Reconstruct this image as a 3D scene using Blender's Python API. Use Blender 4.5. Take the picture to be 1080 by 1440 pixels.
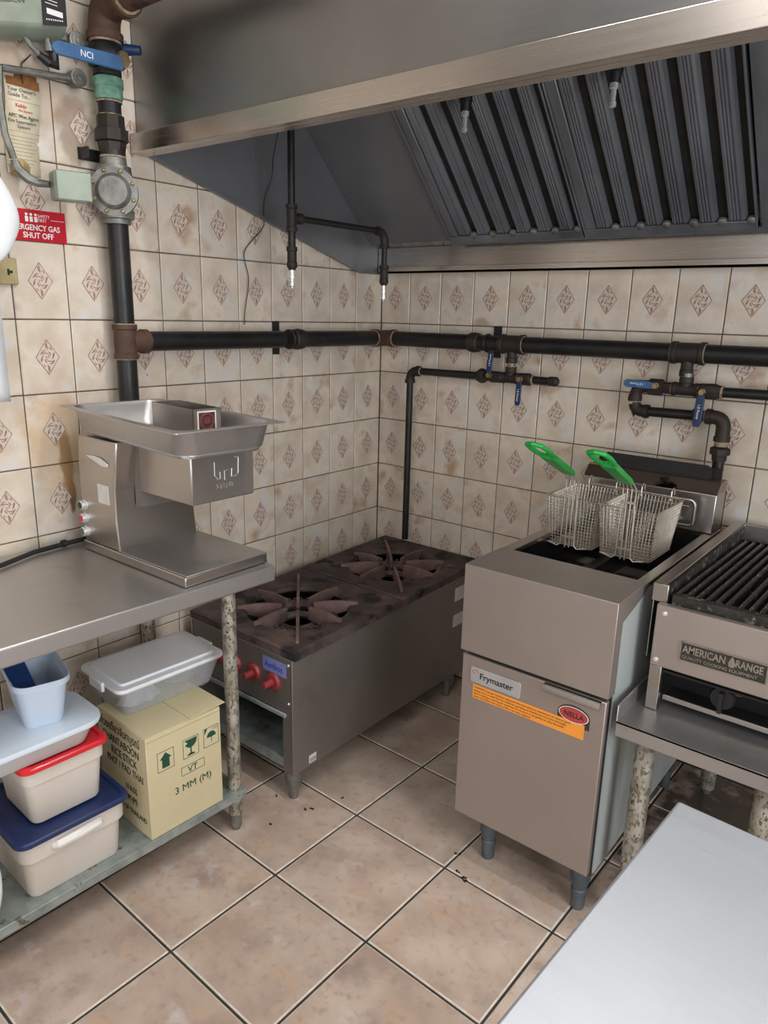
import bpy, bmesh, math, random
from mathutils import Vector, Matrix
R = random.Random(7)
PI = math.pi
SC = bpy.context.scene
for _o in list(bpy.data.objects): bpy.data.objects.remove(_o)

# ------------------------------------------------------------------ camera
cam_d = bpy.data.cameras.new('camera'); cam = bpy.data.objects.new('camera', cam_d)
SC.collection.objects.link(cam); SC.camera = cam
_r = Vector((0.77738083, 0.62858918, 0.02355168)); _u = Vector((-0.18252471, 0.18958283, 0.96475027)); _f = Vector((-0.60196659, 0.75427713, -0.26211112))
cm = Matrix((_r, _u, -_f)).transposed().to_4x4(); cm.translation = Vector((1.9829, -2.4354, 1.5019))
cam.matrix_world = cm
cam_d.sensor_fit = 'VERTICAL'; cam_d.sensor_height = 36; cam_d.lens = 1025.16 / 1440 * 36; cam_d.clip_start = 0.02

# ------------------------------------------------------------------ world, lights, exposure
w = bpy.data.worlds.new('world'); SC.world = w; w.use_nodes = True
w.node_tree.nodes['Background'].inputs[0].default_value = (0.80, 0.90, 1.0, 1)
w.node_tree.nodes['Background'].inputs[1].default_value = 0.30
def area(name, loc, sx, sy, power, col, rot=(0, 0, 0)):
    l = bpy.data.lights.new(name, 'AREA'); l.shape = 'RECTANGLE'; l.size = sx; l.size_y = sy; l.energy = power; l.color = col
    o = bpy.data.objects.new(name, l); o.location = loc; o.rotation_euler = rot; SC.collection.objects.link(o); return o
TUBES = [(1.62, -1.24, 1.25, 15), (1.7, -3.05, 1.3, 10), (3.3, -2.0, 1.3, 10)]
for (lx, ly, ln, pw) in TUBES:
    area('tube_light', (lx, ly, 2.665), ln, .10, pw, (1.0, .97, .94))
area('fill_light', (2.1, -4.15, 1.35), 2.6, 1.7, 18, (.86, .93, 1.0), (PI/2, 0, 0))  # added cool fill from behind the camera, no window there
area('fill_light', (3.85, -2.2, 1.35), 1.6, 1.5, 46, (.88, .94, 1.0), (0, PI/2, 0))  # added cool fill from the right side, unseen source
SC.view_settings.view_transform = 'Standard'; SC.view_settings.look = 'None'
SC.view_settings.exposure = 0.48; SC.view_settings.gamma = 1.0; SC.view_settings.use_curve_mapping = False

# ------------------------------------------------------------------ helpers
def s2l(c):
    return tuple(((x / 255) / 12.92 if x / 255 <= .04045 else ((x / 255 + .055) / 1.055) ** 2.4) for x in c) + (1,)
OFF = {}
def link(o): SC.collection.objects.link(o); return o
def tag(o, label=None, cat=None, group=None, kind=None):
    if label: o['label'] = label
    if cat: o['category'] = cat
    if group: o['group'] = group
    if kind: o['kind'] = kind
    return o
def thing(name, label, cat, loc=(0, 0, 0), rz=0, group=None, local=False):
    o = bpy.data.objects.new(name, None); o.empty_display_size = .05; link(o); o.location = loc; o.rotation_euler = (0, 0, rz)
    tag(o, label, cat, group); OFF[o.name] = Vector((0, 0, 0)) if local else Vector(loc); return o
def frame(axis):
    a = Vector(axis).normalized(); t = Vector((0, 0, 1)) if abs(a.z) < .9 else Vector((1, 0, 0))
    u = t.cross(a).normalized(); return a, u, a.cross(u)
class G:
    def __init__(s): s.v = []; s.f = []; s.m = []; s.M = None
    def add(s, vs, fs, mi=0):
        n = len(s.v)
        for p in vs:
            p = Vector(p); s.v.append(s.M @ p if s.M else p)
        for f in fs: s.f.append([i + n for i in f]); s.m.append(mi)
        return s
    def box(s, x0, x1, y0, y1, z0, z1, mi=0):
        return s.add([(x0,y0,z0),(x1,y0,z0),(x1,y1,z0),(x0,y1,z0),(x0,y0,z1),(x1,y0,z1),(x1,y1,z1),(x0,y1,z1)],
                     [(0,3,2,1),(4,5,6,7),(0,1,5,4),(1,2,6,5),(2,3,7,6),(3,0,4,7)], mi)
    def beam(s, p, q, w, h, mi=0, up=(0,0,1)):
        p, q = Vector(p), Vector(q); a = (q - p).normalized(); u = Vector(up).cross(a)
        if u.length < 1e-4: u = Vector((1,0,0)).cross(a)
        u.normalize(); n = a.cross(u)
        vs = [c + u * (sx * w / 2) + n * (sz * h / 2) for c in (p, q) for sx, sz in ((-1,-1),(1,-1),(1,1),(-1,1))]
        return s.add(vs, [(0,1,2,3),(7,6,5,4),(0,4,5,1),(1,5,6,2),(2,6,7,3),(3,7,4,0)], mi)
    def rings(s, rs, cap0=True, cap1=True, mi=0, closed=True):
        n = len(rs[0]); vs = [p for r in rs for p in r]; fs = []
        for k in range(len(rs) - 1):
            for i in range(n if closed else n - 1):
                j = (i + 1) % n; fs.append((k*n+i, k*n+j, (k+1)*n+j, (k+1)*n+i))
        if cap0: fs.append(tuple(range(n))[::-1])
        if cap1: fs.append(tuple((len(rs)-1)*n + i for i in range(n)))
        return s.add(vs, fs, mi)
    def tube(s, pts, r, n=12, mi=0, closed=False):
        pts = [Vector(p) for p in pts]; N = len(pts); rs = []; rr = r if isinstance(r, (list, tuple)) else [r] * N
        u = None
        for i, p in enumerate(pts):
            if closed: d0 = (p - pts[i-1]).normalized(); d1 = (pts[(i+1) % N] - p).normalized()
            else:
                d1 = (pts[i+1] - p).normalized() if i < N-1 else (p - pts[i-1]).normalized()
                d0 = (p - pts[i-1]).normalized() if i else d1
            t = (d0 + d1); t = t.normalized() if t.length > 1e-5 else d1
            if u is None: _, u, _ = frame(t)
            u = (u - t * u.dot(t)).normalized(); v = t.cross(u)
            c = max(.35, t.dot(d1)); b = (d1 - d0)
            ring = []
            for k in range(n):
                a = 2*PI*k/n; e = (u*math.cos(a) + v*math.sin(a)) * rr[i]
                if b.length > 1e-4:
                    bn = b.normalized(); e = e + bn * e.dot(bn) * (1/c - 1)
                ring.append(p + e)
            rs.append(ring)
        if closed: rs.append(rs[0]); return s.rings(rs, False, False, mi)
        return s.rings(rs, True, True, mi)
    def lathe(s, o, axis, prof, n=24, mi=0, cap=True):
        o = Vector(o); a, u, v = frame(axis)
        rs = [[o + a*t + (u*math.cos(2*PI*k/n) + v*math.sin(2*PI*k/n))*max(r, 1e-5) for k in range(n)] for t, r in prof]
        return s.rings(rs, cap, cap, mi)
    def prism(s, poly, org, ux, uy, th, mi=0):
        o, ux, uy = Vector(org), Vector(ux), Vector(uy); nn = ux.cross(uy).normalized() * th
        a = [o + ux*x + uy*y for x, y in poly]; return s.rings([a, [p + nn for p in a]], True, True, mi)
    def build(s, name, mats, parent=None, bevel=0, smooth=35, seg=2, label=None):
        off = OFF.get(parent.name, Vector((0,0,0))) if parent else Vector((0,0,0))
        me = bpy.data.meshes.new(name); me.from_pydata([p - off for p in s.v], [], s.f)
        mats = mats if isinstance(mats, (list, tuple)) else [mats]
        for m in mats: me.materials.append(m)
        for p, mi in zip(me.polygons, s.m): p.material_index = mi
        bm = bmesh.new(); bm.from_mesh(me); bmesh.ops.recalc_face_normals(bm, faces=bm.faces); bm.to_mesh(me); bm.free()
        if smooth: me.shade_smooth(); me.set_sharp_from_angle(angle=math.radians(smooth))
        o = bpy.data.objects.new(name, me); link(o)
        if parent: o.parent = parent; OFF[o.name] = off
        if bevel:
            b = o.modifiers.new('bevel', 'BEVEL'); b.width = bevel; b.segments = seg; b.limit_method = 'ANGLE'; b.angle_limit = math.radians(40)
            b.harden_normals = False
        if label: o['label'] = label
        return o
def rrect(cx, cy, w, d, r, z, n=5):
    pts = []
    for (sx, sy, a0) in ((1,1,0),(-1,1,PI/2),(-1,-1,PI),(1,-1,1.5*PI)):
        for k in range(n+1):
            a = a0 + PI/2*k/n; pts.append((cx + sx*(w/2-r) + r*math.cos(a), cy + sy*(d/2-r) + r*math.sin(a), z))
    return pts
def arc(c, p0, p1, n=6):
    """quarter-ish bend from p0 to p1 around corner c (quadratic)"""
    c, p0, p1 = Vector(c), Vector(p0), Vector(p1)
    return [p0*(1-t)**2 + c*2*t*(1-t) + p1*t*t for t in [i/n for i in range(n+1)]]
def copy_tree(o, parent=None):
    c = o.copy(); SC.collection.objects.link(c); c.parent = parent
    for ch in list(o.children): copy_tree(ch, c)
    return c

# ------------------------------------------------------------------ materials
def mat(name, c1, c2=None, rough=.5, metal=0, scale=8, stretch=(1,1,1), bump=0, bscale=None, spots=None, spot_t=.6, spot_scale=20, spot_soft=.08,
        rvar=0, alpha=1, trans=0, detail=4, world=False, coat=0, spec=.5, rnd=0, zone=None, contrast=(.3,.7), brush=None, sub=0, emis=None):
    m = bpy.data.materials.new(name); m.use_nodes = True; nt = m.node_tree; N = nt.nodes; L = nt.links
    b = N['Principled BSDF']; b.inputs['Metallic'].default_value = metal; b.inputs['Roughness'].default_value = rough
    b.inputs['Alpha'].default_value = alpha; b.inputs['Transmission Weight'].default_value = trans
    b.inputs['Coat Weight'].default_value = coat; b.inputs['Specular IOR Level'].default_value = spec
    if sub: b.inputs['Subsurface Weight'].default_value = sub; b.inputs['Subsurface Radius'].default_value = (.02,.02,.02)
    c1 = s2l(c1); c2 = s2l(c2) if c2 else c1
    if world: src = N.new('ShaderNodeNewGeometry').outputs['Position']
    else: src = N.new('ShaderNodeTexCoord').outputs['Object']
    mp = N.new('ShaderNodeMapping'); mp.inputs['Scale'].default_value = stretch; L.new(src, mp.inputs['Vector'])
    if rnd:
        oi = N.new('ShaderNodeObjectInfo'); ml = N.new('ShaderNodeMath'); ml.operation = 'MULTIPLY'; ml.inputs[1].default_value = 50
        L.new(oi.outputs['Random'], ml.inputs[0]); cx = N.new('ShaderNodeCombineXYZ')
        for i in range(3): L.new(ml.outputs[0], cx.inputs[i])
        L.new(cx.outputs[0], mp.inputs['Location'])
    def noise(sc, det=detail, vec=None):
        n = N.new('ShaderNodeTexNoise'); n.inputs['Scale'].default_value = sc; n.inputs['Detail'].default_value = det
        L.new(vec or mp.outputs[0], n.inputs['Vector']); return n.outputs[0]
    def ramp(x, a, bb):
        r = N.new('ShaderNodeMapRange'); r.inputs['From Min'].default_value = a; r.inputs['From Max'].default_value = bb
        L.new(x, r.inputs['Value']); return r.outputs[0]
    def mix(fac, a, bcol):
        x = N.new('ShaderNodeMix'); x.data_type = 'RGBA'
        if isinstance(fac, float): x.inputs[0].default_value = fac
        else: L.new(fac, x.inputs[0])
        for inp, c in ((x.inputs[6], a), (x.inputs[7], bcol)):
            if isinstance(c, tuple): inp.default_value = c
            else: L.new(c, inp)
        return x.outputs[2]
    col = mix(ramp(noise(scale), *contrast), c1, c2)
    if rnd:
        hv = N.new('ShaderNodeHueSaturation'); mr = N.new('ShaderNodeMapRange'); mr.inputs['To Min'].default_value = 1-rnd; mr.inputs['To Max'].default_value = 1+rnd
        L.new(oi.outputs['Random'], mr.inputs['Value']); L.new(mr.outputs[0], hv.inputs['Value']); L.new(col, hv.inputs['Color']); col = hv.outputs[0]
    for (sc_, t_, ss_, soft_) in ([(spots, spot_t, spot_scale, spot_soft)] if spots and not isinstance(spots, list) else (spots or [])):
        col = mix(ramp(noise(ss_, 5), t_, t_ + soft_), col, s2l(sc_))
    if zone:     # a stain or painted-shade patch with a ragged outline: (colour, centre xyz, radii xyz, strength)
        for (zc, ctr, rad, stn) in zone:
            pg = N.new('ShaderNodeNewGeometry').outputs['Position']; mz = N.new('ShaderNodeMapping'); mz.vector_type = 'POINT'
            mz.inputs['Location'].default_value = [-c_/r_ for c_, r_ in zip(ctr, rad)]; mz.inputs['Scale'].default_value = [1/r_ for r_ in rad]
            L.new(pg, mz.inputs['Vector']); ln = N.new('ShaderNodeVectorMath'); ln.operation = 'LENGTH'; L.new(mz.outputs[0], ln.inputs[0])
            nz = noise(16, 5, pg); am = N.new('ShaderNodeMath'); am.operation = 'MULTIPLY_ADD'; am.inputs[1].default_value = 1.6; L.new(nz, am.inputs[0]); L.new(ln.outputs['Value'], am.inputs[2])
            rz = N.new('ShaderNodeMapRange'); rz.inputs['From Min'].default_value = 1.95; rz.inputs['From Max'].default_value = 1.55; rz.inputs['To Max'].default_value = stn
            L.new(am.outputs[0], rz.inputs['Value']); col = mix(rz.outputs[0], col, s2l(zc))
    L.new(col, b.inputs['Base Color'])
    if brush:
        mb = N.new('ShaderNodeMapping'); mb.inputs['Scale'].default_value = brush; L.new(src, mb.inputs['Vector'])
        bn = noise(2.5, 3, mb.outputs[0])
        mr = N.new('ShaderNodeMapRange'); mr.inputs['To Min'].default_value = rough - .02; mr.inputs['To Max'].default_value = rough + .035
        mr.inputs['From Min'].default_value = .3; mr.inputs['From Max'].default_value = .7
        L.new(bn, mr.inputs['Value'])
        ad = N.new('ShaderNodeMath'); ad.operation = 'MULTIPLY_ADD'; ad.inputs[1].default_value = rvar * .5
        L.new(noise(3.5), ad.inputs[0]); L.new(mr.outputs[0], ad.inputs[2]); L.new(ad.outputs[0], b.inputs['Roughness'])
        bu = N.new('ShaderNodeBump'); bu.inputs['Strength'].default_value = .02; bu.inputs['Distance'].default_value = .002
        L.new(bn, bu.inputs['Height']); L.new(bu.outputs[0], b.inputs['Normal'])
    elif rvar:
        ad = N.new('ShaderNodeMath'); ad.operation = 'MULTIPLY_ADD'; ad.inputs[1].default_value = rvar; ad.inputs[2].default_value = rough - rvar/2
        L.new(noise(scale*1.7), ad.inputs[0]); L.new(ad.outputs[0], b.inputs['Roughness'])
    if bump:
        bu = N.new('ShaderNodeBump'); bu.inputs['Strength'].default_value = bump; bu.inputs['Distance'].default_value = .003
        L.new(noise(bscale or scale*4, 5), bu.inputs['Height']); L.new(bu.outputs[0], b.inputs['Normal'])
    if emis:
        b.inputs['Emission Color'].default_value = emis[0] + (1,); b.inputs['Emission Strength'].default_value = emis[1]
    return m
M = {}
M['wall_tile'] = mat('wall tile glaze', (199,183,164), (222,210,195), rough=.38, scale=9, bump=.10, bscale=25, rnd=.035, detail=9, contrast=(.36,.64),
                     spots=[((178,150,124), .57, 9, .16), ((208,203,198), .55, 13, .15), ((150,112,78), .76, 34, .04)], rvar=.2,
                     zone=[((118,76,44), (0,-1.408,1.08), (.2,.020,.09), .9), ((120,80,48), (0,-1.400,.98), (.2,.012,.05), .85), ((196,160,112), (0,-1.43,1.12), (.2,.09,.14), .45),
                           ((120,98,80), (0,-1.30,1.96), (.2,.05,.12), .55), ((150,120,92), (0,-1.40,2.03), (.2,.12,.10), .4)])
M['inlay'] = mat('tile ornament ground', (198,183,171), (211,198,186), rough=.5, scale=60)
M['inlay_line'] = mat('tile ornament relief', (128,88,68), (172,136,116), rough=.55, scale=160, contrast=(.35,.6))
M['grout'] = mat('wall grout', (72,62,54), (110,98,88), rough=.95, scale=14)
M['plaster'] = mat('plaster', (205,198,188), (190,184,175), rough=.9, scale=3)
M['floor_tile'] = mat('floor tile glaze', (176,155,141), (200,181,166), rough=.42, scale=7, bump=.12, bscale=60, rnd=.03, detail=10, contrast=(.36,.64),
                      spots=[((158,139,128), .56, 6, .16), ((203,193,188), .62, 10, .12), ((192,166,145), .57, 13, .12), ((160,140,126), .54, 45, .3)], rvar=.2, zone=[((52,42,38), (1.95,-.32,0), (.62,.55,.2), .88)])  # zone paints the shade under the broiler dark, along with floor grease
M['floor_edge'] = mat('tile edge haze', (222,214,204), (196,178,162), rough=.7, scale=30)
M['floor_grout'] = mat('floor grout', (48,44,40), (74,68,62), rough=.95, scale=20)
M['ceiling'] = mat('ceiling paint', (225,223,218), (215,213,208), rough=.9, scale=2)
def steel(name, c=(178,172,166), c2=None, rough=.30, brush=(1,1,140), rvar=.12, **k):
    k.setdefault('metal', 1)
    return mat(name, c, c2 or tuple(int(x*.95) for x in c), rough=rough, brush=brush, rvar=rvar, scale=2.5, **k)
M['steel'] = steel('brushed steel', (186,179,173), rough=.27)
M['steel_h'] = steel('brushed steel across', (186,181,176), rough=.27, brush=(160,1,1))
M['steel_top'] = steel('worn steel top', (183,180,178), (168,165,163), rough=.36, metal=.8, brush=(180,2,2), rvar=.05, spots=[((146,142,139), .60, 7, .25)])
M['steel_prep'] = steel('scratched prep steel', (190,194,200), (180,184,190), rough=.55, brush=(3,150,3), rvar=.1)
M['hood_steel'] = steel('hood steel', (158,157,156), (140,139,139), rough=.30, brush=(1,1,110), rvar=.2, spots=[((118,118,120), .50, 1.2, .4)])
M['hood_lip'] = steel('hood lip steel', (196,189,183), rough=.24, brush=(1,90,90), rvar=.05)
M['hood_in'] = mat('hood inner steel', (136,137,140), (118,119,122), rough=.42, metal=.5, scale=3, rvar=.1, spots=[((104,104,108), .55, 2, .3)])
M['filter'] = mat('filter steel', (146,149,155), (110,113,119), rough=.34, metal=.6, scale=9, stretch=(1,.3,.3), rvar=.3, bump=.15, bscale=60)
M['filter_dark'] = mat('filter slot grease', (24,24,26), (44,42,40), rough=.5, metal=.3, scale=20)
M['dark_steel'] = mat('greasy steel', (150,143,138), (132,125,120), rough=.40, metal=.7, scale=3, rvar=.15, brush=(120,120,1), spots=[((104,97,91), .58, 5, .3)])
M['fryer_steel'] = steel('fryer steel', (178,167,161), (166,156,150), rough=.38, brush=(120,120,1), rvar=.1, metal=.72)
M['galv'] = mat('galvanised steel', (172,180,176), (132,142,140), rough=.5, metal=.45, scale=22, rvar=.3, spots=[((104,98,86), .62, 28, .08)], bump=.2)
M['leg'] = mat('mottled galvanised leg', (188,184,172), (130,126,114), rough=.5, metal=.45, scale=26, stretch=(1,1,.6), rvar=.3, bump=.35, bscale=70,
               spots=[((120,112,96), .52, 90, .08), ((66,56,44), .60, 150, .05)])
M['pipe'] = mat('black iron pipe', (30,30,31), (44,42,41), rough=.42, metal=.35, scale=14, rvar=.25, bump=.15, bscale=120)
M['fitting'] = mat('iron fitting', (44,39,36), (62,52,46), rough=.6, metal=.4, scale=20, bump=.3, bscale=140, rvar=.2)
M['rusty'] = mat('rusty iron fitting', (74,55,45), (98,72,57), rough=.7, metal=.3, scale=18, bump=.4, bscale=90, spots=[((40,34,32), .55, 12, .15)])
M['tape'] = mat('thread sealant', (176,160,136), (120,92,64), rough=.8, scale=90, bump=.5)
M['alu'] = mat('cast aluminium', (150,150,144), (104,104,100), rough=.5, metal=.7, scale=25, bump=.3, bscale=120, rvar=.2, spots=[((80,64,48), .64, 14, .1)])
M['box_green'] = mat('grey green enamel', (150,160,146), (132,140,128), rough=.4, metal=.2, scale=15)
M['verdigris'] = mat('verdigris coupling', (118,160,138), (74,112,96), rough=.8, scale=50, bump=.4)
M['blue'] = mat('blue enamel', (62,104,148), (50,86,128), rough=.35, scale=20, coat=.3, spots=[((180,190,200), .74, 60, .03)])
M['blue_dark'] = mat('blue vinyl lever', (22,50,92), (18,40,76), rough=.4, scale=20)
M['brass'] = mat('dull brass', (176,156,112), (140,120,84), rough=.45, metal=.9, scale=30)
M['chrome'] = mat('bright nozzle metal', (225,225,226), rough=.2, metal=.6)
M['black'] = mat('black plastic', (22,22,23), (30,30,30), rough=.45, scale=10)
M['deep'] = mat('sooty black', (14,13,13), (26,24,23), rough=.7, scale=10)
M['iron'] = mat('burnt cast iron', (56,50,51), (100,84,82), rough=.66, metal=.2, scale=9, bump=.6, bscale=70, rvar=.3, detail=8, world=True,
                spots=[((118,92,84), .58, 7, .14), ((38,35,37), .55, 11, .08), ((142,126,120), .70, 26, .05)])
M['burner'] = mat('burner iron', (92,84,82), (132,112,106), rough=.6, metal=.2, scale=30, bump=.6, bscale=90, world=True)
M['iron_blade'] = mat('burnt iron blade', (146,116,108), (104,88,88), rough=.6, metal=.3, scale=18, bump=.4, bscale=90, world=True, spots=[((140,126,122), .62, 20, .1)])
M['knob_red'] = mat('red knob', (150,52,54), (126,40,44), rough=.45, scale=20)
M['sticker_blue'] = mat('lavender sticker', (128,134,186), (110,118,178), rough=.5, scale=30)
M['white_label'] = mat('white label', (214,212,208), (198,196,190), rough=.6, scale=30)
M['ink'] = mat('black ink', (28,27,28), rough=.6)
M['ink_blue'] = mat('blue ink', (44,56,150), rough=.6)
M['ink_grey'] = mat('grey ink', (110,106,98), rough=.7)
M['white_ink'] = mat('white ink', (232,230,226), rough=.5)
M['red_ink'] = mat('red ink', (196,60,56), rough=.5)
M['red_sign'] = mat('red sign', (192,26,44), (180,22,40), rough=.35, scale=4)
M['paper'] = mat('aged paper tag', (226,217,194), (210,196,166), rough=.8, scale=9, spots=[((186,136,72), .66, 8, .12)])
M['burnt_paper'] = mat('scorched paper', (150,96,44), (96,66,40), rough=.9, scale=40)
M['plate'] = mat('aged ivory plate', (186,172,128), (150,134,96), rough=.4, scale=12)
M['fry_side'] = mat('chalky enamel side', (186,192,190), (168,174,172), rough=.45, metal=.15, scale=5, stretch=(1,1,.25),
                    spots=[((136,134,110), .58, 5, .2), ((84,70,44), .70, 12, .08)])
M['oil'] = mat('dark fryer oil', (12,11,11), rough=.08, spec=.6)
M['pot'] = mat('fry pot steel', (60,60,62), (40,40,42), rough=.35, metal=.9, scale=8)
M['wire'] = mat('plated wire', (206,196,182), (178,168,154), rough=.34, metal=.65, scale=50)
M['green'] = mat('green grip rubber', (30,172,72), (22,150,60), rough=.35, scale=8, coat=.2)
M['crust'] = mat('crusted grate iron', (40,38,36), (70,66,60), rough=.65, metal=.3, scale=24, bump=.8, bscale=120, world=True, detail=8,
                 spots=[((132,126,112), .57, 48, .08), ((128,98,56), .72, 28, .05)])
M['bars'] = mat('seasoned grate bar', (38,37,37), (58,55,52), rough=.42, metal=.6, scale=30, bump=.5, bscale=110, world=True, spots=[((140,134,122), .61, 70, .06)])
M['orange'] = mat('orange warning label', (246,160,62), (236,148,50), rough=.5, scale=5)
M['ink_orange'] = mat('label small print', (120,72,30), rough=.6)
M['nella_red'] = mat('red oval', (178,66,62), rough=.4)
M['badge'] = mat('badge silver', (198,198,200), (182,182,186), rough=.4, metal=.5, scale=9)
M['badge_black'] = mat('badge recess', (38,36,34), (60,56,50), rough=.6, scale=60)
M['badge_metal'] = mat('badge raised metal', (184,176,164), (150,142,130), rough=.4, metal=.8, scale=60)
M['tub'] = mat('milky tub plastic', (222,214,206), (208,196,184), rough=.45, scale=4, sub=.15)
M['handle_white'] = mat('white handle plastic', (232,230,226), rough=.3)
M['navy'] = mat('navy lid plastic', (34,50,96), (28,42,84), rough=.35, scale=10)
M['red_lid'] = mat('red lid plastic', (222,40,52), (206,32,44), rough=.32, scale=8, coat=.15)
M['blue_lid'] = mat('pale blue plastic', (220,231,242), (214,226,238), rough=.35, scale=6, sub=.1)
M['blue_tub'] = mat('light blue tub plastic', (206,220,238), (198,213,232), rough=.4, scale=6)
M['blue_item'] = mat('royal blue plastic', (24,78,158), (40,66,120), rough=.3, scale=14)
M['clear'] = mat('clear plastic', (226,230,234), rough=.2, alpha=.24)
M['clear2'] = mat('frosted plastic', (226,224,222), rough=.35, alpha=.62)
M['white_lid'] = mat('white translucent lid', (246,248,252), (238,241,247), rough=.3, scale=8, coat=.2)
M['film'] = mat('crinkled film', (214,218,224), (180,186,194), rough=.2, alpha=.75, scale=30)
M['card'] = mat('cardboard', (208,196,160), (200,187,150), rough=.85, scale=6, rnd=0)
M['card_edge'] = mat('cardboard crease', (168,150,100), rough=.9)
M['ink_green'] = mat('green ink', (26,74,52), rough=.8)
M['bag'] = mat('white plastic film', (238,240,243), (228,231,236), rough=.4, scale=6, sub=.2)
M['cable'] = mat('dark cable', (26,26,28), rough=.5)
M['glow'] = mat('tube diffuser', (250,248,244), rough=.5, emis=((1, .97, .93), 6.0))

def text(txt, size, mats, parent, org, ux, uy, name='lettering', ext=.0004, align='LEFT', sx=1.0, bold=0):
    cu = bpy.data.curves.new('t', 'FONT'); cu.body = txt; cu.size = size; cu.extrude = ext; cu.align_x = align; cu.offset = bold
    cu.resolution_u = 3
    to = bpy.data.objects.new('t', cu); link(to); dg = bpy.context.evaluated_depsgraph_get(); dg.update()
    me = bpy.data.meshes.new_from_object(to.evaluated_get(dg)); bpy.data.objects.remove(to)
    ux = Vector(ux).normalized(); uy = Vector(uy).normalized(); nz = ux.cross(uy); off = OFF.get(parent.name, Vector((0,0,0)))
    for v in me.vertices: v.co = Vector(org) - off + ux*v.co.x*sx + uy*v.co.y + nz*v.co.z
    me.materials.clear(); me.materials.append(mats)
    for p in me.polygons: p.material_index = 0
    o = bpy.data.objects.new(name, me); link(o); o.parent = parent; OFF[o.name] = off; return o
X, Y, Z = Vector((1,0,0)), Vector((0,1,0)), Vector((0,0,1))

# ================================================================== SETTING
TW, TH, R0 = .15, .1979, 1.4658
RX, RY = 3.9, -4.2          # room extents
def wall_tile_mesh(w, h):
    """front face looks to -y; u = x, v = z, centred"""
    g = G(); e = .0016; b = .0022; W2, H2 = w/2 - e, h/2 - e
    g.rings([[(-W2,.007,-H2),(W2,.007,-H2),(W2,.007,H2),(-W2,.007,H2)], [(-W2,b,-H2),(W2,b,-H2),(W2,b,H2),(-W2,b,H2)],
             [(-W2+b,0,-H2+b),(W2-b,0,-H2+b),(W2-b,0,H2-b),(-W2+b,0,H2-b)]], False, True)
    if w < .13 or h < .13: return g
    dw, dh = .0335, .048
    g.add([(-dw,-.0004,0),(0,-.0004,-dh),(dw,-.0004,0),(0,-.0004,dh)], [(0,1,2,3)], 1)
    k = .93; o = [(-dw,0),(0,-dh),(dw,0),(0,dh)]; i = [(x*k, z*k) for x, z in o]
    g.add([(x,-.0012,z) for x, z in o] + [(x,-.0012,z) for x, z in i], [(j,(j+1)%4,4+(j+1)%4,4+j) for j in range(4)], 2)
    def stroke(pts, ws):      # tapered curl, and its point reflection
        for sg in (1, -1):
            vs = []
            for n, ((x, z), wd) in enumerate(zip(pts, ws)):
                a = pts[max(0, n-1)]; c = pts[min(len(pts)-1, n+1)]; dx, dz = c[0]-a[0], c[1]-a[1]; l = math.hypot(dx, dz) or 1
                for q in (1, -1): vs.append((sg*(x - dz/l*wd*q), -.0014, sg*(z + dx/l*wd*q)))
            g.add(vs, [(2*n, 2*n+1, 2*n+3, 2*n+2) for n in range(len(pts)-1)], 2)
    m = .001
    stroke([(0*m,41*m),(-2*m,34*m),(-1*m,27*m),(2*m,20*m)], [.0003,.0032,.0030,.0004])
    stroke([(5*m,24*m),(9*m,25*m),(12*m,21*m),(10*m,18*m)], [.0005,.0013,.0016,.0006])
    stroke([(-17*m,12*m),(-12*m,17*m),(-6*m,18*m),(-3*m,17*m)], [.0004,.0018,.0012,.0003])
    stroke([(19*m,12*m),(17*m,5*m),(15*m,-1*m),(11*m,-6*m)], [.0012,.0026,.0016,.0004])
    stroke([(3*m,15*m),(7*m,10*m),(9*m,4*m)], [.0012,.0016,.0004])
    stroke([(-9*m,9*m),(-3*m,12*m),(4*m,6*m),(4*m,0),(0,-1*m)], [.0004,.0010,.0010,.0012,.0008])
    stroke([(20*m,-8*m),(13*m,-12*m),(5*m,-12*m)], [.0006,.0020,.0004])
    return g
def tile_template(w, h):
    o = wall_tile_mesh(w, h).build('wall_tile', [M['wall_tile'], M['inlay'], M['inlay_line']], smooth=0); me = o.data
    bpy.data.objects.remove(o); return me
me_full = tile_template(TW, TH); me_first = tile_template(.1598, TH); me_b1 = tile_template(.145, TH)
HB = R0 - 7*TH - .001; me_cut = tile_template(TW, HB); me_cutf = tile_template(.1598, HB); me_cutb = tile_template(.145, HB)
def place_tile(me, parent, loc, rz):
    o = bpy.data.objects.new('wall_tile', me); link(o); o.parent = parent
    o.location = loc; o.rotation_euler = (R.uniform(-.003,.003), R.uniform(-.002,.002), rz + R.uniform(-.004,.004)); return o
def rows(n0, n1): return [(R0 + n*TH, R0 + (n+1)*TH) for n in range(n0, n1)]
# walls: rough backing slab + individually laid tiles
wl = G().box(-.12, -.004, RY, .12, 0, 2.75).build('wall_left', M['grout'], smooth=0); tag(wl, kind='structure')
wb = G().box(-.004, RX, .004, .12, 0, 2.75).build('wall_back', M['grout'], smooth=0); tag(wb, kind='structure')
for z0, z1 in rows(-7, 6):
    zc = (z0+z1)/2
    for c in range(20):
        yc = -.0799 if c == 0 else -.1598 - (c-.5)*TW
        if z0 > 1.75 and yc > -.55: continue           # behind the hood's end
        place_tile(me_first if c == 0 else me_full, wl, (R.uniform(-.0004,.0004), yc, zc), PI/2)
for z0, z1 in rows(-7, 2):
    for c in range(15):
        xc = .0725 if c == 0 else .145 + (c-.5)*TW
        place_tile(me_b1 if c == 0 else me_full, wb, (xc, R.uniform(-.0004,.0004), (z0+z1)/2), 0)
for c in range(20): place_tile(me_cutf if c == 0 else me_cut, wl, (0, -.0799 if c == 0 else -.1598 - (c-.5)*TW, HB/2 + .0005), PI/2)
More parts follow.
